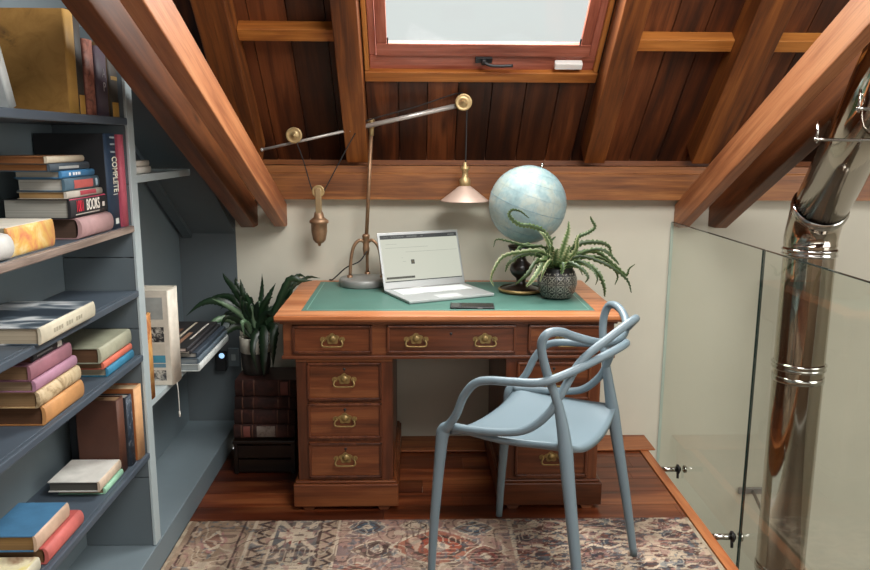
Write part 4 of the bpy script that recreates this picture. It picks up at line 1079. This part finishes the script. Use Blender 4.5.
for k, (q, dy, w) in enumerate(fr):
    n_ = len(q); pts = []
    for i, a in enumerate(q):
        fpos = i / (n_ - 1); pts.append(fpt(a, -.005 + (dy + .0) * min(1, fpos * 1.6)))
    pts[0] = (px_ + rnd.uniform(-.02, .02), py_ + rnd.uniform(-.02, .02), DZ + .124)
    bm = bmesh.new(); cl = bm.loops.layers.color.new('Col')
    light = k in (4, 6, 14, 16, 17, 15, 19, 2)
    blade(bm, pts, w * 1.12, lambda f: max(.06, min(1, f * 5 + .25) * (1 - f ** 3 * .75)), teeth=max(6, int(3.0 * n_)), amp=.66, cl=cl, c_in=lin('#5b7a4c')[:3] if not light else lin('#7d9a68')[:3], c_edge=lin('#e2e4cc')[:3] if light else lin('#a9b98e')[:3], n=9, cup=.35, twist=rnd.uniform(-.9, .9), rnd=rnd)
    obj('frond', bm, 'leaf_var', pp)

# dark fern on the leather volumes
qx, qy, qz = -.705, 3.27, .156 + .261 + .0005
fp = thing('potted_fern', 'dark green leafy plant in a pale rimmed pot on the stack of leather volumes', 'plant', (qx, qy, qz))
bm = bmesh.new(); lathe(bm, [(0, 0), (.055, 0), (.062, .03), (.064, .09), (.064, .125), (0, .125)], (qx, qy, qz), 32); obj('basket', bm, 'pot_dark', fp, label='dark lower part of the pot')
bm = bmesh.new(); lathe(bm, [(.0645, .098), (.067, .1), (.069, .165), (.066, .167), (.060, .165), (.058, .15), (0, .148)], (qx, qy, qz), 32); obj('pot', bm, 'pot_white', fp, label='pale stone rim of the pot')
bm = bmesh.new(); lathe(bm, [(.058, .151), (0, .157)], (qx, qy, qz), 24); obj('soil', bm, 'soil', fp)
FM = 3.27 / 762
def gpt(q, dy):
    p = (qx + (q[0] - 300) / 4.07 * FM + dy * .2, qy + dy, qz + .16 - (q[1] - 378) / 4.07 * FM - dy * .1)
    return (p[0], p[1], max(p[2], .832)) if p[0] > -.56 and q[1] < 300 else p
lv = [
 ([(300, 372), (262, 260), (215, 180), (178, 135), (165, 108)], .03, .030, 0),
 ([(300, 372), (275, 250), (258, 190), (248, 132)], .0, .032, 0),
 ([(305, 372), (312, 260), (316, 180), (319, 112)], .05, .026, 0),
 ([(310, 372), (335, 270), (362, 205), (392, 150)], .0, .034, 0),
 ([(315, 372), (385, 265), (450, 195), (500, 158), (545, 150)], -.01, .030, 0),
 ([(315, 372), (400, 240), (450, 180), (492, 142)], .08, .026, 0),
 ([(318, 372), (415, 205), (500, 135), (560, 138)], .05, .020, 0),
 ([(295, 372), (220, 260), (150, 222), (90, 235), (28, 285)], -.02, .032, 0),
 ([(292, 372), (215, 300), (165, 300), (125, 350)], -.07, .026, 1),
 ([(298, 372), (262, 285), (210, 235), (155, 208)], -.06, .022, 1),
 ([(302, 372), (296, 320), (298, 300), (304, 362)], -.12, .026, 1),
 ([(310, 372), (345, 335), (365, 395), (372, 470), (372, 530)], -.11, .040, 0),
 ([(312, 372), (385, 330), (400, 400), (395, 500)], -.07, .038, 0),
 ([(308, 372), (325, 345), (335, 420), (352, 510)], -.12, .030, 0),
 ([(295, 372), (235, 255), (190, 210), (120, 215), (70, 250)], .04, .028, 0),
 ([(300, 372), (240, 330), (190, 360), (160, 395)], -.05, .026, 0),
 ([(305, 372), (350, 290), (400, 270), (420, 310)], -.08, .030, 0),
 ([(300, 372), (285, 300), (275, 240), (282, 190)], -.05, .028, 0),
 ([(310, 372), (375, 300), (430, 260), (470, 250)], .0, .030, 0),
 ([(300, 372), (250, 240), (205, 160), (200, 130)], .07, .026, 0),
]
rl = random.Random(23)
for _k in range(26):
    a_ = rl.uniform(-1.25, 1.0); L_ = rl.uniform(150, 235)
    ex, ey = 300 + L_ * .8 * math.sin(a_), 372 - L_ * math.cos(a_) * rl.uniform(.7, 1.0)
    if ex > 395: ex = rl.uniform(330, 395)
    drop = rl.uniform(20, 110) if _k % 3 else 0
    lv.append(([(300 + rl.uniform(-12, 12), 372), (300 + (ex - 300) * .35, 372 + (ey - 372) * .6), (300 + (ex - 300) * .75, ey + 10), (ex, ey + drop)], rl.uniform(-.09, .06), rl.uniform(.016, .024), 1 if rl.random() < .2 else 0))
for k, (q, dy, w, light) in enumerate(lv):
    n_ = len(q); pts = [gpt(a, dy * min(1, i / (n_ - 1) * 1.5)) for i, a in enumerate(q)]
    pts[0] = (qx + rnd.uniform(-.02, .02), qy + rnd.uniform(-.02, .02), qz + .155)
    bm = bmesh.new(); cl = bm.loops.layers.color.new('Col')
    ci, ce = ('#5d7b5e', '#48664b') if not light else ('#b6c6b2', '#92ab91')
    blade(bm, pts, w * .72, lambda f: max(.05, min(1, f * 2.2 + .2) * (1 - f ** 2.6)), teeth=14, amp=.28, cl=cl, c_in=lin(ci)[:3], c_edge=lin(ce)[:3], n=8, cup=.3, twist=rnd.uniform(-.7, .7), rnd=rnd)
    obj('leaf', bm, 'leaf_dark', fp)

# ------------------------------------------------------------------ glass balustrade
GT_ = 1.062; seam = 2.568
def panel(y0, y1, label):
    g = thing('glass_panel', label, 'glass panel', (GX, (y0 + y1) / 2, -.18), group='glass balustrade panels')
    obj('pane', box(GX - .006, GX + .006, y0, y1, -.18, GT_), 'glass', g)
    bm = bmesh.new(); bx(bm, GX - .0062, GX + .0062, y0 + .002, y1 - .002, GT_ + .0002, GT_ + .002); bx(bm, GX - .006, GX + .006, y0 - .0012, y0 - .0002, -.18, GT_)
    obj('polished_edge', bm, 'glass_edge', g, label='dark polished glass edge')
    return g
g1 = panel(seam + .006, WY - .008, 'clear glass balustrade panel between the back wall and the dark seam')
bm = bmesh.new(); bx(bm, GX - .0065, GX + .0065, WY - .0078, WY - .0035, -.18, GT_); obj('wall_edge', bm, 'glass_edge_light', g1)
g2 = panel(.9, seam - .006, 'clear glass balustrade panel in front of the shiny flue pipe')
def clip(y, z, g, label):
    bm = bmesh.new(); lathe(bm, [(0, 0), (.012, 0), (.012, GX - .0065 - FE), (0, GX - .0065 - FE)], (FE + .0003, y, z), 16, axis=(1, 0, 0))
    obj('standoff', bm, 'chrome', g, label='steel standoff fixing')
    bm = bmesh.new(); lathe(bm, [(0, 0), (.014, 0), (.018, .004), (.018, .012), (0, .014)], (GX + .0065, y, z), 16, axis=(1, 0, 0)); obj('standoff_cap', bm, 'chrome', g)
    bm = bmesh.new(); lathe(bm, [(.0125, 0), (.021, 0), (.021, .006), (.0125, .006)], (GX - .02, y, z), 16, axis=(1, 0, 0)); tube(bm, [(GX - .017, y, z - .015), (GX - .017, y - .004, z - .042)], .006, 8); obj('rubber_washer', bm, 'black', g)
for y in (3.20, 2.60): clip(y, -.022, g1, '')
for y in (2.2, 1.3): clip(y, -.022, g2, '')

# ------------------------------------------------------------------ flue pipe
FX, FY, FR_ = 1.505, 2.85, .093
fl = thing('flue_pipe', 'polished stainless steel flue pipe rising beyond the glass and bending up along the roof', 'flue pipe', (FX, FY, -2.6))
ax = Vector((-.12, -.72, .70)).normalized()
bm = bmesh.new(); lathe(bm, [(0, -2.599), (FR_, -2.599), (FR_, 1.045)], (FX, FY, 0), 48); obj('vertical_pipe', bm, 'pipe', fl)
# segmented elbow
e0 = Vector((FX, FY, 1.045)); e1 = e0 + Vector((0, 0, .05)) 
bm = bmesh.new()
dirs = [Vector((0, 0, 1)), (Vector((0, 0, 1)) * .5 + ax * .5).normalized(), ax]
pts = [e0, e0 + Vector((0, 0, .03)), e0 + Vector((0, 0, .03)) + dirs[1] * .095, e0 + Vector((0, 0, .03)) + dirs[1] * .095 + ax * .03]
tube(bm, pts, [FR_ * 1.02] * 4, 48, False); obj('elbow', bm, 'pipe', fl)
e2 = pts[-1]; end = e2 + ax * 1.25
bm = bmesh.new(); tube(bm, [e2 - ax * .005, e2 + ax * .62, end], [FR_] * 3, 48, True); obj('sloping_pipe', bm, 'pipe', fl)
def collar(c, axis, r=FR_, name='collar'):
    bm = bmesh.new()
    lathe(bm, [(r + .0005, -.018), (r + .004, -.016), (r + .007, -.011), (r + .004, -.006), (r + .003, 0), (r + .008, .006), (r + .004, .012), (r + .0005, .015)], c, 48, axis=axis); return obj(name, bm, 'chrome', fl)
collar((FX, FY, 1.02), (0, 0, 1)); collar(tuple(e2 + ax * .01), ax); collar((FX, FY, .572), (0, 0, 1)); 
bm = bmesh.new(); lathe(bm, [(FR_ + .0003, -.012), (FR_ + .003, -.011), (FR_ + .003, .011), (FR_ + .0003, .012)], (FX, FY, .52), 48); obj('joint_band', bm, 'chrome', fl)
bm = bmesh.new(); lathe(bm, [(FR_ + .0003, -.016), (FR_ + .004, -.015), (FR_ + .004, .015), (FR_ + .0003, .016)], (FX, FY, -.30), 48); bx(bm, FX - .02, FX + .02, FY - FR_ - .02, FY - FR_ - .003, -.31, -.29); obj('locking_band', bm, 'chrome', fl, label='clamped locking band')
# wall bracket
wb = thing('flue_bracket', 'dark wall bracket holding the flue pipe', 'bracket', (1.675, 3.525, -.285))
obj('wall_plate', box(1.615, 1.735, 3.515, 3.528, -.30, -.268, bev=.002), 'pewter', wb)
bm = bmesh.new(); tube(bm, [(1.685, 3.514, -.285), (1.56, 2.945, -.30)], .008, 10); obj('rod', bm, 'pewter', wb)
# roof support bracket with threaded rods on the sloping pipe
pc = e2 + ax * .42
hb = thing('pipe_hanger', 'bright steel hanger with threaded rods fixing the sloping flue under the beam', 'hanger', tuple(pc))
def hang(c, lw, rw):
    side = Vector((1, 0, 0)); upv = ax.cross(side).normalized()
    if upv.z > 0: upv = -upv
    z = c + upv * (FR_ + .007)
    bm = bmesh.new(); tube(bm, spline([z - side * lw, z - side * lw * .5 + upv * .003, z, z + side * rw], 4), .005, 8)
    obj('cross_bar', bm, 'chrome', hb)
    for p0 in (z - side * lw, z + side * rw):
        bm = bmesh.new(); tube(bm, [p0 - Vector((0, 0, .012)), p0 + Vector((0, 0, .055))], .004, 8); lathe(bm, [(0, -.006), (.009, -.006), (.009, .006), (0, .006)], p0, 6)
        obj('threaded_rod', bm, 'chrome', hb)
hang(e2 + ax * .47, .19, .13); hang(e2 + ax * .60, .105, .13)

# ------------------------------------------------------------------ lights, world, camera
w = bpy.data.worlds.new('World'); bpy.context.scene.world = w; w.use_nodes = True
bg = w.node_tree.nodes['Background']; bg.inputs[0].default_value = (.70, .715, .695, 1); bg.inputs[1].default_value = 1.25
def area(name, loc, tgt, sx, sy, power, col):
    l = bpy.data.lights.new(name, 'AREA'); l.shape = 'RECTANGLE'; l.size = sx; l.size_y = sy; l.energy = power; l.color = col
    o = bpy.data.objects.new(name, l); COL.objects.link(o); o.location = loc
    o.rotation_euler = (Vector(tgt) - Vector(loc)).to_track_quat('-Z', 'Y').to_euler()
    return o
area('window_light_behind', (1.3, -1.0, 2.1), (.1, 2.8, .6), 2.2, 1.6, 32, (1, .96, .91))
area('rear_skylight', (.75, .75, 2.75), (.0, 2.7, .3), 1.2, 1.0, 85, (1, .985, .965))
area('window_light_right', (3.6, 1.0, 1.6), (1.2, 3.2, .4), 1.6, 2.0, 48, (1, .98, .95))
area('skylight_daylight', tuple(ROOF @ Vector((.28, 1.0, -.25))), tuple(ROOF @ Vector((.28, .95, 1.0))), .8, .7, 66, (1, .985, .96))
sn = bpy.data.lights.new('daylight', 'SUN'); sn.energy = 9.0; sn.angle = math.radians(50); sn.color = (1, .985, .96)
so = bpy.data.objects.new('daylight', sn); COL.objects.link(so); so.rotation_euler = Vector((0.02, -.62, -1.0)).to_track_quat('-Z', 'Y').to_euler(); so.location = (.3, 5, 5)

CH = 1.42; F = 762.0; pitch = math.atan((285 - 143) / F); yaw = 0.0257963; rho = .0045
c_, s_ = math.cos(yaw), math.sin(yaw)
fwd = Vector((s_ * math.cos(pitch), c_ * math.cos(pitch), -math.sin(pitch))); rgt = Vector((c_, -s_, 0)); upv = rgt.cross(fwd)
rgt, upv = (rgt + rho * upv).normalized(), (upv - rho * rgt).normalized()
cam = bpy.data.cameras.new('camera'); cam.sensor_width = 36; cam.lens = 36 * F / 870; cam.clip_start = .05
co = bpy.data.objects.new('camera', cam); COL.objects.link(co)
co.matrix_world = Matrix(((rgt.x, upv.x, -fwd.x, 0), (rgt.y, upv.y, -fwd.y, 0), (rgt.z, upv.z, -fwd.z, CH), (0, 0, 0, 1)))
sc = bpy.context.scene; sc.camera = co
sc.view_settings.view_transform = 'Standard'; sc.view_settings.look = 'None'; sc.view_settings.exposure = -.15; sc.view_settings.gamma = 1.02
for o in bpy.data.objects:
    if '_dims' in o: del o['_dims']
